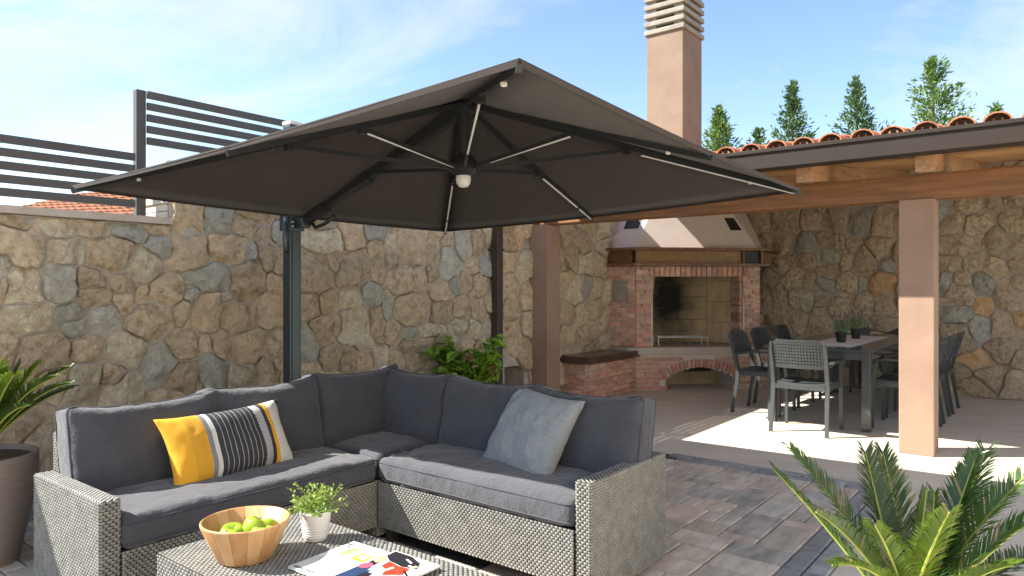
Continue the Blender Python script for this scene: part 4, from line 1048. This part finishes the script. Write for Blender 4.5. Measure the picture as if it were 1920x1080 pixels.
# ------------------------------------------------------------------ coffee table and what stands on it
ct = thing('coffee_table', 'grey woven rattan coffee table in front of the corner sofa', 'table', W(1.17, 1.36), TH)
rat_box(ct, 'table_body', 0, .575, 0, 1.14, .05, .40, ('-x', '-y', '+x', '+y', '+zy'))
for x in (.03, .50):
    for y in (.03, 1.07): m = MB(); m.box(x, x + .045, y, y + .045, .012, .052); m.build('leg', MT['leg'], ct)
TZ = .4055
bowl = thing('fruit_bowl', 'light wooden stave bowl of green apples on the rattan coffee table', 'bowl', (-.915, 2.42, TZ))
prof = [(0, .0), (.088, .0), (.094, .006), (.146, .122), (.147, .130), (.142, .133), (.136, .130), (.085, .018), (.0, .014)]
nst = 16
for k in range(nst):
    m = MB(); m.lathe(prof, 3, 2 * math.pi * k / nst + .004, 2 * math.pi * (k + 1) / nst - .004)
    m.build('stave', WD[(k * 7 + k // 3) % 3], bowl, smooth=True, angle=45)
aprof = [(0, .047), (.008, .050), (.02, .058), (.031, .055), (.038, .042), (.0385, .028), (.034, .012), (.024, .001), (.012, -.002), (.004, .004), (0, .006)]
apl = [((-.052, .012, .072), 20, 'green apple at the left side of the wooden bowl'), ((-.035, -.052, .066), -25, 'green apple at the front left of the wooden bowl'),
       ((.012, .005, .098), 60, 'green apple on top of the others in the wooden bowl'), ((.066, -.028, .078), 15, 'green apple at the front right of the wooden bowl'),
       ((.06, .062, .07), 70, 'small green apple at the back of the wooden bowl with stem showing')]
for i, (p, tl, lb) in enumerate(apl):
    ap_ = thing('apple', lb, 'apple', Vector((-.915, 2.42, TZ)) + Vector(p) - Vector((0, 0, .026)), R(i * 50), 'green apples in the wooden bowl')
    ap_.rotation_euler = (R(tl * .5), R(tl * .3), R(i * 50))
    m = MB(); m.lathe([(r_ * 1.08, z_ * 1.04) for r_, z_ in aprof], 22); m.build('flesh', MT['apple'], ap_, smooth=True)
    m = MB(); m.tube([(0, 0, .048), (.002, 0, .058), (.006, .001, .068)], .0016, 6); m.build('stem', MT['stem'], ap_)
pt = thing('potted_plant', 'small bushy plant in a white ribbed pot on the coffee table', 'plant', (-.725, 2.60, TZ))
pr_ = [(0, 0), (.041, 0), (.043, .004)]
for k in range(5): z_ = .010 + k * .009; pr_ += [(.044 + k * .0012, z_), (.0465 + k * .0012, z_ + .004), (.0445 + k * .0014, z_ + .008)]
pr_ += [(.052, .06), (.056, .098), (.060, .100), (.060, .106), (.054, .106), (.050, .09), (0, .088)]
m = MB(); m.lathe(pr_, 36); m.build('pot', MT['whitepot'], pt, smooth=True, angle=50)
def leafquad(m, p, d, L, wd, up=None, bend=.2):
    d = Vector(d).normalized(); up = up or Vector((random.uniform(-1, 1), random.uniform(-1, 1), random.uniform(-1, 1)))
    s = d.cross(up).normalized() * wd / 2; nrm = s.cross(d).normalized(); p = Vector(p)
    a = m.vert(p); b = m.vert(p + d * L * .5 + s - nrm * L * bend * .2); c = m.vert(p + d * L - nrm * L * bend); e = m.vert(p + d * L * .5 - s - nrm * L * bend * .2)
    m.face((a, b, c, e))
rl = random.Random(11); m = MB(); stm = MB()
for q in range(46):
    an, el = rl.uniform(0, 6.28), rl.uniform(.25, 1.5); L_ = rl.uniform(.07, .125) * (.8 + .35 * math.sin(el)); d = Vector((math.cos(an) * math.cos(el) * 1.05, math.sin(an) * math.cos(el) * 1.05, math.sin(el)))
    p0 = Vector((rl.uniform(-.03, .03), rl.uniform(-.03, .03), .092)); p1 = p0 + d * L_; stm.tube([p0, p0.lerp(p1, .5) + Vector((0, 0, .006)), p1], .0011, 4, False)
    for t_ in range(13):
        f_ = .25 + .75 * t_ / 12; c = p0.lerp(p1, f_)
        dd = Vector((rl.uniform(-1, 1), rl.uniform(-1, 1), rl.uniform(-.3, 1))); leafquad(m, c + dd * .003, dd, rl.uniform(.010, .016), rl.uniform(.008, .012))
tag(m.build('foliage', MT['leaf_lime'], pt), kind='stuff'); stm.build('stems', MT['leaf_lime'], pt)

# magazines
def mag_frame(name, label, O, e1):
    t_ = thing(name, label, 'magazine', O, math.atan2(e1[1], e1[0]), 'magazines on the coffee table'); return t_
def patch(m, pts, z): m.poly([(x, y, z) for x, y in pts])
def flatpart(parent, name, mat, polys, z):
    m = MB()
    for p in polys: patch(m, p, z)
    return m.build(name, mat, parent)
e1 = (.81, -.585)
mg1 = mag_frame('magazine', 'white covered magazine with yellow letters lying on the coffee table', (-.571, 2.545, TZ + .001), e1)
m = MB(); m.box(0, .212, -.282, 0, 0, .007, .001); m.build('pages', MT['paper'], mg1)
m = MB(); m.box(-.001, .213, -.283, .001, .0072, .0080); cvr = m.build('cover', MT['paper'], mg1)
S = .0084
flatpart(cvr, 'title_letters', MT['pr_y'], [
    [(.052, -.048), (.064, -.048), (.064, -.116), (.052, -.116)], [(.064, -.048), (.092, -.050), (.090, -.062), (.064, -.060)], [(.064, -.082), (.084, -.084), (.083, -.094), (.064, -.092)],
    [(.112, -.052), (.124, -.052), (.124, -.100), (.112, -.100)], [(.112, -.100), (.172, -.104), (.172, -.118), (.118, -.118)], [(.160, -.054), (.172, -.054), (.172, -.104), (.160, -.104)]], S)
lines = []
rl = random.Random(3)
for k in range(4):
    x = .02
    while x < .12: w_ = rl.uniform(.004, .014); lines.append([(x, -.150 - k * .012), (x + w_, -.150 - k * .012), (x + w_, -.1525 - k * .012), (x, -.1525 - k * .012)]); x += w_ + .004
flatpart(cvr, 'small_print', MT['pr_g'], lines, S)
lines = []; x = .012
for k in range(11): lines.append([(x, -.262), (x + .006, -.262), (x + .006, -.273), (x, -.273)]) if k != 5 else None; x += .0095
flatpart(cvr, 'spine_print', MT['pr_k'], lines, S)
flatpart(cvr, 'grey_corner', MT['pr_g'], [[(.004, -.004), (.09, -.004), (.06, -.03), (.004, -.02)]], S)
mg2 = mag_frame('magazine', 'colourful magazine with black, red and navy cover beside the white one', (-.402, 2.432, TZ + .009), (.79, -.61))
m = MB(); m.box(0, .21, -.28, 0, 0, .007, .001); m.build('pages', MT['paper'], mg2)
m = MB(); m.box(-.001, .211, -.281, .001, .0072, .0080); cvr = m.build('cover', MT['paper'], mg2)
flatpart(cvr, 'black_print', MT['pr_k'], [[(.004, -.004), (.085, -.004), (.15, -.03), (.175, -.07), (.12, -.085), (.05, -.075), (.01, -.05)], [(-.0, -.10), (.03, -.09), (.04, -.13), (.01, -.14)]], S)
flatpart(cvr, 'red_print', MT['pr_r'], [[(.055, -.078), (.11, -.088), (.155, -.082), (.17, -.13), (.12, -.17), (.09, -.13), (.06, -.12)]], S + .0004)
flatpart(cvr, 'tan_print', MT['pr_t'], [[(.002, -.052), (.036, -.07), (.03, -.115), (.002, -.105)], [(.150, -.052), (.168, -.056), (.165, -.07), (.150, -.068)]], S + .0008)
flatpart(cvr, 'white_shapes', MT['paper'], [[(.09, -.03), (.13, -.045), (.125, -.052), (.088, -.037)], [(.135, -.062), (.165, -.07), (.155, -.078), (.132, -.07)], [(.10, -.105), (.112, -.11), (.106, -.15), (.096, -.14)]], S + .0016)
flatpart(cvr, 'dark_shapes', MT['pr_k'], [[(.06, -.19), (.085, -.18), (.10, -.22), (.08, -.26), (.062, -.24)], [(.15, -.10), (.20, -.13), (.196, -.136), (.148, -.108)]], S + .0012)
flatpart(cvr, 'grey_shapes', MT['pr_g'], [[(.045, -.135), (.075, -.14), (.08, -.165), (.05, -.17)], [(.12, -.19), (.19, -.18), (.20, -.24), (.13, -.26)]], S + .0002)
flatpart(cvr, 'navy_print', MT['pr_n'], [[(.002, -.16), (.05, -.15), (.075, -.19), (.07, -.26), (.004, -.27)]], S)
flatpart(cvr, 'pink_print', MT['pr_p'], [[(.02 + .022 * math.cos(k * .7), -.15 + .025 * math.sin(k * .7)) for k in range(9)]], S + .0012)
lines = []
for k in range(5):
    x = .085
    while x < .14: w_ = rl.uniform(.004, .012); lines.append([(x, -.185 - k * .010), (x + w_, -.185 - k * .010), (x + w_, -.188 - k * .010), (x, -.188 - k * .010)]); x += w_ + .003
flatpart(cvr, 'small_print', MT['pr_k'], lines, S)

# ------------------------------------------------------------------ cycads
def frond(root, base, tip, droop, seed, wide=.13, young=False, n=84):
    """one feather leaf: rib plus two rows of narrow leaflets"""
    rr = random.Random(seed); base, tip = Vector(base), Vector(tip); L_ = (tip - base).length
    flatd = Vector((tip.x - base.x, tip.y - base.y, 0)); 
    if flatd.length < .02: flatd = Vector((.02, 0, 0))
    mid = base.lerp(tip, .5) + Vector((0, 0, droop * L_))
    def bez(t_): return base * (1 - t_) ** 2 + mid * 2 * t_ * (1 - t_) + tip * t_ * t_
    def tan(t_): return ((mid - base) * (1 - t_) + (tip - mid) * t_).normalized()
    m = MB(); m.tube([bez(k / 12) for k in range(13)], [.006 * (1 - .8 * k / 12) + .001 for k in range(13)], 6)
    m.cur = 1
    side0 = tan(.5).cross(Vector((0, 0, 1)))
    if side0.length < .1: side0 = Vector((1, 0, 0))
    side0.normalize()
    for k in range(n):
        t_ = .10 + .89 * k / (n - 1); p = bez(t_); d = tan(t_); s = (side0 - d * side0.dot(d)).normalized(); up = s.cross(d).normalized()
        if up.z < 0: up = -up
        prof_ = max(.5 if t_ > .5 else .25, math.sin(math.pi * min(1, (t_ * .80 + .14))) ** .6)
        ll = wide * prof_ * rr.uniform(.9, 1.05)
        for sg in (-1, 1):
            m.cur = 2 if rr.random() < .05 else 1
            if rr.random() < .04: continue
            dirv = (s * sg * .66 + d * (.80 + .35 * t_) + up * (.36 - .1 * t_) + Vector((rr.gauss(0, .06), rr.gauss(0, .06), rr.gauss(0, .06)))).normalized()
            q1 = p + dirv * ll * .55 + up * .004; q2 = p + dirv * ll - Vector((0, 0, ll * .14)) ; wv = d * .0046
            a = m.vert(p - wv); b = m.vert(p + wv); c = m.vert(q1 + wv * .95); e = m.vert(q1 - wv * .95); f_ = m.vert(q2)
            m.face((a, b, c, e)); m.face((e, c, f_))
    return m.build('frond', [MT['rachis'], MT['cycad_y'] if young else MT['cycad'], MT['cycad_dry']], root)
def cycad_pot(root, r, h, z0=.012):
    pf = [(0, z0), (r * .62, z0), (r * .66, z0 + .01), (r * .86, h * .45), (r * .985, h * .74)]
    for k in range(9): z_ = h * (.75 + k * .024); pf += [(r * .99, z_), (r * 1.005, z_ + h * .010), (r * .99, z_ + h * .02)]
    pf += [(r, h), (r * .96, h + .004), (r * .90, h), (r * .88, h - .03), (0, h - .03)]
    m = MB(); m.lathe(pf, 48); return m
CL = Vector((-2.535, 3.36, 0))
pl_ = tag(empty('planter', CL), 'tall taupe planter with fine ribbed rim at the far left edge', 'planter')
cycad_pot(pl_, .232, .535).build('pot', MT['planter'], pl_, smooth=True, angle=50)
m = MB(); m.lathe([(0, .525), (.1, .527), (.203, .515)], 20); m.build('soil', MT['soil'], pl_, smooth=True)
cyl = thing('cycad_palm', 'green cycad palm growing in the tall planter at the far left', 'palm', CL + Vector((0, 0, .52)))
m = MB(); m.lathe([(0, 0), (.055, 0), (.06, .03), (.045, .07), (0, .085)], 12); m.build('trunk', MT['bark'], cyl, smooth=True)
for i, (tx, ty, tz, dr, yg) in enumerate(((.43, -.10, .40, .22, 0), (.37, .08, .42, .22, 0), (.20, -.16, .46, .10, 1), (.12, .10, .44, .06, 1), (.04, -.22, .48, .08, 1), (.30, .22, .30, .2, 0), (-.2, -.15, .46, .1, 1), (-.4, .0, .38, .2, 0), (-.3, .25, .3, .2, 0), (.24, -.30, .24, .2, 0), (.07, .0, .52, .02, 1), (.30, -.2, .42, .14, 1), (.24, .05, .44, .1, 1), (.14, -.05, .43, .05, 1), (.41, .02, .35, .22, 0), (.36, -.18, .28, .22, 0), (-.1, -.42, .28, .2, 0))):
    frond(cyl, (tx * .06, ty * .06, .05), (tx, ty, tz), dr, i, .12, yg)
CR = Vector((1.31, 2.28, 0))
pr2 = tag(empty('planter', CR), 'low taupe planter holding the foreground cycad palm at lower right', 'planter')
cycad_pot(pr2, .24, .17).build('pot', MT['planter'], pr2, smooth=True, angle=50)
m = MB(); m.lathe([(0, .16), (.1, .162), (.21, .15)], 20); m.build('soil', MT['soil'], pr2, smooth=True)
cyr = thing('cycad_palm', 'large green cycad palm in the lower right foreground', 'palm', CR + Vector((0, 0, .155)))
m = MB(); m.lathe([(0, 0), (.07, 0), (.075, .03), (.055, .08), (0, .10)], 12); m.build('trunk', MT['bark'], cyr, smooth=True)
def tipat(px, py, dy):   # tip of a leaf measured in the photo, at a depth dy behind or before the trunk
    Y = CR.y + dy; return ((px - 960) / 1320 * Y - CR.x, dy, EYE + (540 - py) * Y / 1320 - .155)
for i, (px, py, dy, dr, yg, wd) in enumerate(((1449, 878, .12, .06, 0, .11), (1482, 842, .30, .10, 0, .14), (1530, 960, -.20, .16, 0, .14), (1622, 846, .22, .0, 0, .15), (1655, 846, .34, .02, 0, .14), (1737, 918, -.02, .0, 0, .08), (1752, 922, .10, .0, 0, .08),
        (1848, 846, .28, .03, 0, .15), (1828, 862, .08, .0, 0, .14), (1925, 890, .05, .10, 0, .15), (1960, 960, -.15, .14, 0, .15), (1900, 1060, -.30, .20, 1, .12), (1640, 985, -.32, .12, 1, .12), (1780, 960, -.30, .10, 1, .12), (1980, 1040, .25, .2, 0, .14), (1560, 1060, -.34, .22, 1, .11))):
    frond(cyr, (random.uniform(-.03, .03), random.uniform(-.03, .03), .06), tipat(px, py, dy), dr, 50 + i, wd, yg, 92)

# ------------------------------------------------------------------ leafy shrub behind the sofa
sh = thing('shrub', 'bright green broad leaved shrub with dried flower heads behind the sofa', 'shrub', W(4.98, 4.42))
lf = MB()
sec = [(-.0, .0), (.25, .33), (.55, .40), (.82, .22), (1.0, .0)]
mid_ = [lf.vert((0, y * .1, -.012 * (y * 2 - 1) ** 2 * 1.0)) for y, _ in sec]
for sg in (-1, 1):
    ed = [lf.vert((sg * w_ * .1, y * .1 - .004, .014 * w_ * 2 - .02 * y * y)) for y, w_ in sec[1:4]]
    ch_ = [mid_[0]] + ed + [mid_[4]]
    lf.face((mid_[0], ed[0], mid_[1])); lf.face((mid_[1], ed[0], ed[1], mid_[2])); lf.face((mid_[2], ed[1], ed[2], mid_[3])); lf.face((mid_[3], ed[2], mid_[4]))
leaf_me = lf.mesh('leaf', MT['leaf_hyd'], smooth=True)
rl = random.Random(17); st_ = MB()
for q in range(24):
    an = rl.uniform(0, 6.28); rr_ = rl.uniform(.08, .40); ht = rl.uniform(.6, .98) * (1 - .28 * (rr_ / .40) ** 2)
    p = Vector((rr_ * math.cos(an), rr_ * math.sin(an) * .8, ht)); st_.tube([(p.x * .15, p.y * .15, 0), (p.x * .6, p.y * .6, ht * .6), p], [.006, .005, .003], 5)
    for k in range(11):
        f_ = .5 + .5 * k / 10; c = Vector((p.x * f_, p.y * f_, ht * f_ ** .8)) + Vector((rl.uniform(-.03, .03), rl.uniform(-.03, .03), rl.uniform(-.02, .03)))
        a2 = an + rl.uniform(-1.9, 1.9)
        o = link_mesh('leaf', leaf_me, sh, c, (rl.uniform(-.7, .5), rl.uniform(-.5, .5), a2 - math.pi / 2)); s = rl.uniform(1.1, 1.8); o.scale = (s, s, s)
st_.build('stems', MT['bark'], sh)
for (x, y, z) in ((.0, -.27, .70), (-.24, -.22, .56), (.22, -.22, .58), (.08, -.2, .80)):
    m = MB()
    for q in range(60): d = Vector((rl.gauss(0, 1), rl.gauss(0, 1), rl.gauss(0, .7))).normalized(); leafquad(m, Vector((x, y, z)) + d * .03, d, .018, .016)
    m.build('flower_head', MT['leaf_hyd_dry'], sh)

# ------------------------------------------------------------------ dining set
dt = thing('dining_table', 'long anthracite outdoor dining table under the pergola', 'table', W(7.08, 1.38), TH)
TL, TW, TH_ = 2.6, 1.0, .76
xs = [0, .87, 1.735, 2.6]
for k in range(3):
    m = MB(); m.box(xs[k] + (.002 if k else 0), xs[k + 1] - .002, 0, TW, TH_ - .025, TH_, .004); m.build('tabletop', MT['tabledark'], dt)
m = MB(); m.box(.04, TL - .04, .04, .07, TH_ - .10, TH_ - .026); m.box(.04, TL - .04, TW - .07, TW - .04, TH_ - .10, TH_ - .026); m.box(.04, .07, .071, TW - .071, TH_ - .10, TH_ - .026); m.box(TL - .07, TL - .04, .071, TW - .071, TH_ - .10, TH_ - .026); m.build('apron', MT['tabledark'], dt)
for x in (.03, TL - .11):
    for y in (.03, TW - .11): m = MB(); m.box(x, x + .075, y, y + .075, 0.002, TH_ - .027, .006); m.build('leg', MT['tabledark'], dt)
rn = MB(); rn.box(0, 1.75, 0, .45, 0, .004, .001)
tag(rn.build('table_runner', MT['runner'], None, loc=W(7.36, 1.62, TH_ + .001), rot=(0, 0, TH)), 'off white cloth runner along the middle of the dining table', 'runner')
def herb_pot(label, a, b, seed):
    t_ = thing('potted_herb', label, 'plant', W(a, b, TH_ + .006), 0, 'potted herbs on the dining table'); rr = random.Random(seed)
    m = MB(); m.lathe([(0, 0), (.042, 0), (.055, .095), (.058, .095), (.058, .11), (.052, .11), (.05, .09), (0, .088)], 20); m.build('pot', MT['black'], t_, smooth=True, angle=40)
    m = MB(); tp = MB()
    for q in range(420):
        an, el = rr.uniform(0, 6.28), rr.uniform(.5, 1.5); d = Vector((math.cos(an) * math.cos(el), math.sin(an) * math.cos(el), math.sin(el))); c = Vector((rr.uniform(-.04, .04), rr.uniform(-.04, .04), .09)) + d * rr.uniform(.02, .13)
        leafquad(m, c, d + Vector((rr.uniform(-.5, .5), rr.uniform(-.5, .5), rr.uniform(0, .5))), rr.uniform(.03, .055), .006)
    for q in range(8):
        an = rr.uniform(0, 6.28); p = Vector((math.cos(an) * .07, math.sin(an) * .07, rr.uniform(.24, .30))); tp.tube([(p.x * .4, p.y * .4, .15), p], .0015, 4); tp.tube([p, p + Vector((0, 0, .03))], [.006, .003], 6)
    tag(m.build('foliage', MT['herb'], t_), kind='stuff'); tp.build('flower_spikes', MT['lavender'], t_)
herb_pot('potted lavender in a black pot, nearer one on the dining table', 7.86, 1.835, 1)
herb_pot('potted lavender in a black pot, farther one on the dining table', 8.54, 1.84, 2)

def perforated(m, fn, nu, nv, ratio=.30, keep=None):
    """grid sheet with a square hole in each cell; fn maps (u,v) to a point"""
    for i in range(nu):
        for j in range(nv):
            u0, u1, v0, v1 = i / nu, (i + 1) / nu, j / nv, (j + 1) / nv
            du, dv = (u1 - u0) * ratio, (v1 - v0) * ratio
            if keep and keep(i, j): m.poly([fn(u0, v0), fn(u1, v0), fn(u1, v1), fn(u0, v1)]); continue
            o = [m.vert(fn(*q)) for q in ((u0, v0), (u1, v0), (u1, v1), (u0, v1))]
            n_ = [m.vert(fn(*q)) for q in ((u0 + du, v0 + dv), (u1 - du, v0 + dv), (u1 - du, v1 - dv), (u0 + du, v1 - dv))]
            for k in range(4): m.face((o[k], o[(k + 1) % 4], n_[(k + 1) % 4], n_[k]))
def make_chair(label, loc, rz):
    """armchair facing local +x, width along y, origin on the floor under the seat"""
    c = thing('dining_chair', label, 'chair', loc, rz, 'perforated armchairs round the dining table')
    def bx(v_): # back leans
        return -.20 - .085 * v_ - .02 * v_ * v_
    def backfn(u, v_):
        y = (-.5 + u) * .46; rnd = 0
        t_ = abs(2 * u - 1)
        top_ = .86 - .05 * max(0, (t_ - .72) / .28) ** 2.2
        z = .60 + (top_ - .60) * v_
        return (bx((z - .45) / .4) - .045 * (1 - t_ * t_) + .01, y, z)
    m = MB(); perforated(m, backfn, 18, 9, .27, lambda i, j: i in (0, 17) or j in (0, 8)); o = m.build('backrest', MT['chair'], c)
    s_ = o.modifiers.new('thick', 'SOLIDIFY'); s_.thickness = .014; s_.offset = 0
    def seatfn(u, v_):
        x = -.21 + .44 * v_; y = (-.5 + u) * (.44 + .03 * v_); return (x, y, .45 + .012 * (2 * v_ - 1) ** 2 - .012 * (1 - (2 * u - 1) ** 2))
    m = MB(); perforated(m, seatfn, 14, 14, .3, lambda i, j: i in (0, 13) or j in (0, 13)); o = m.build('seat', MT['chair'], c)
    s_ = o.modifiers.new('thick', 'SOLIDIFY'); s_.thickness = .016; s_.offset = 0
    m = MB()
    for y in (-.225, .225): m.bar((-.22, y, .425), (.235, y * 1.05, .425), .02, .045)
    m.bar((.23, -.23, .425), (.23, .23, .425), .02, .045); m.bar((-.215, -.22, .425), (-.215, .22, .425), .02, .045); m.build('seat_frame', MT['chair'], c)
    for sg in (-1, 1):
        y = sg * .238
        m = MB()
        P = [(-.265, y * 1.03, .0), (-.215, y, .30), (-.20, y, .45), (bx(.37), y, .60), (bx(.8), y, .77), (bx(.98), y * .97, .835)]
        for p, q, w0, w1 in zip(P, P[1:], (.03, .036, .036, .034, .03), (.036, .036, .034, .03, .022)): m.taper(p, q, w0, w1)
        m.build('leg', MT['chair'], c)
        m = MB(); m.taper((.235, y * 1.06, .0), (.225, y * 1.04, .45), .028, .036); m.taper((.225, y * 1.04, .45), (.19, y * 1.10, .64), .034, .03); m.build('leg', MT['chair'], c)
        m = MB(); Q = [(bx(.42), y * 1.02, .625), (-.08, y * 1.10, .655), (.10, y * 1.14, .66), (.215, y * 1.12, .645), (.235, y * 1.10, .62)]
        for p, q in zip(Q, Q[1:]): m.bar(p, q, .045, .018)
        m.build('armrest', MT['chair'], c)
    return c
ch0 = make_chair('dark armchair seen from behind at the near end of the dining table', W(6.885, 1.91), TH)
for (a, b, rz, lb) in ((7.64, 2.55, TH - R(90), 'dark armchair on the fireplace side of the dining table, nearest the camera'),
                       (8.37, 2.56, TH - R(92), 'dark armchair on the fireplace side, middle of the three beside the table'),
                       (9.15, 2.55, TH - R(89), 'dark armchair on the fireplace side, farthest of the three beside the table'),
                       (9.93, 1.90, TH + R(180), 'dark armchair at the far end of the dining table before the stone wall'),
                       (7.62, 1.21, TH + R(90), 'dark armchair mostly hidden behind the peach post, nearest of its row'),
                       (8.28, 1.21, TH + R(91), 'dark armchair mostly hidden behind the peach post, middle of its row'),
                       (8.94, 1.20, TH + R(90), 'dark armchair whose back shows right of the peach post, farthest of its row')):
    copy_tree(ch0, W(a, b), rz, lb)

# ------------------------------------------------------------------ conifers beyond the wall
def conifer(label, x, y, zb_, zt_, rad_, seed, mt, n=3400, lean=None):
    t_ = thing('conifer_tree', label, 'tree', (x, y, 0), 0, 'conifers beyond the wall'); rr = random.Random(seed); lean = rr.uniform(-.12, .12)
    m = MB(); m.tube([(0, 0, 0), (lean * .4, 0, zb_), (lean, 0, zt_ - .1)], [.07, .05, .008], 7); m.build('trunk', MT['bark'], t_)
    m = MB(); Hh = zt_ - zb_
    nbr = 150; pw = rr.uniform(.5, 1.0)
    for q in range(nbr):
        f_ = (q / nbr) ** .85; z0 = zb_ + Hh * f_ * .97; an = q * 2.4 + rr.uniform(-.4, .4)
        rmax = rad_ * ((1 - f_) ** pw * .95 + .05) * rr.uniform(.35, 1.15) * (.75 if f_ > .72 else 1)
        rise = rr.uniform(.5, 1.0) * rmax
        if rr.random() < (.4 if f_ > .7 else .22): continue
        ns_ = int(n / nbr * (.35 + .65 * rmax / rad_) * 1.6)
        for s in range(ns_):
            g_f = rr.uniform(.08, 1) ** .7; p = Vector((lean * f_ + math.cos(an) * rmax * g_f, math.sin(an) * rmax * g_f, z0 + rise * g_f * g_f))
            p += Vector((rr.gauss(0, .05), rr.gauss(0, .05), rr.gauss(0, .05))) * (1.3 - f_ * .6)
            d = Vector((math.cos(an) + rr.uniform(-.9, .9), math.sin(an) + rr.uniform(-.9, .9), rr.uniform(.1, 1.5)))
            leafquad(m, p, d, rr.uniform(.06, .15), rr.uniform(.022, .05))
    for s in range(int(n * .05)):
        f_ = rr.random(); leafquad(m, (lean + rr.gauss(0, .02), rr.gauss(0, .02), zt_ - .55 * f_), (rr.uniform(-.6, .6), rr.uniform(-.6, .6), 1), .12, .03)
    m.build('crown', mt, t_)
def at(px, Y): return (px - 960) / 1320 * Y
def zat(py, Y): return EYE + (540 - py) * Y / 1320
conifer('small bright conifer just right of the peach chimney', at(1356, 14), 14, 3.3, zat(203, 14), .55, 1, MT['conifer'])
conifer('dark narrow conifer with bare leader above the roof tiles', at(1478, 14.5), 14.5, 3.3, zat(156, 14.5), .66, 2, MT['conifer_d'])
conifer('grey green conifer with pointed leader, middle of the row', at(1611, 14.2), 14.2, 3.3, zat(150, 14.2), .72, 3, MT['conifer_d'])
conifer('tallest bright conifer in the row, before the right edge', at(1755, 14), 14, 3.3, zat(111, 14), .82, 4, MT['conifer'], 4200)
conifer('short conifer tip barely showing at the right end of the row', at(1864, 13.5), 13.5, 3.3, zat(196, 13.5), .32, 5, MT['conifer'], 1500)
conifer('low bushy conifer between the chimney conifer and the dark one', at(1416, 15.5), 15.5, 3.3, zat(246, 15.5), .55, 6, MT['conifer_d'], 2200)
conifer('low bushy conifer behind the dark narrow one above the tiles', at(1518, 16), 16, 3.3, zat(250, 16), .4, 7, MT['conifer_d'], 1800)
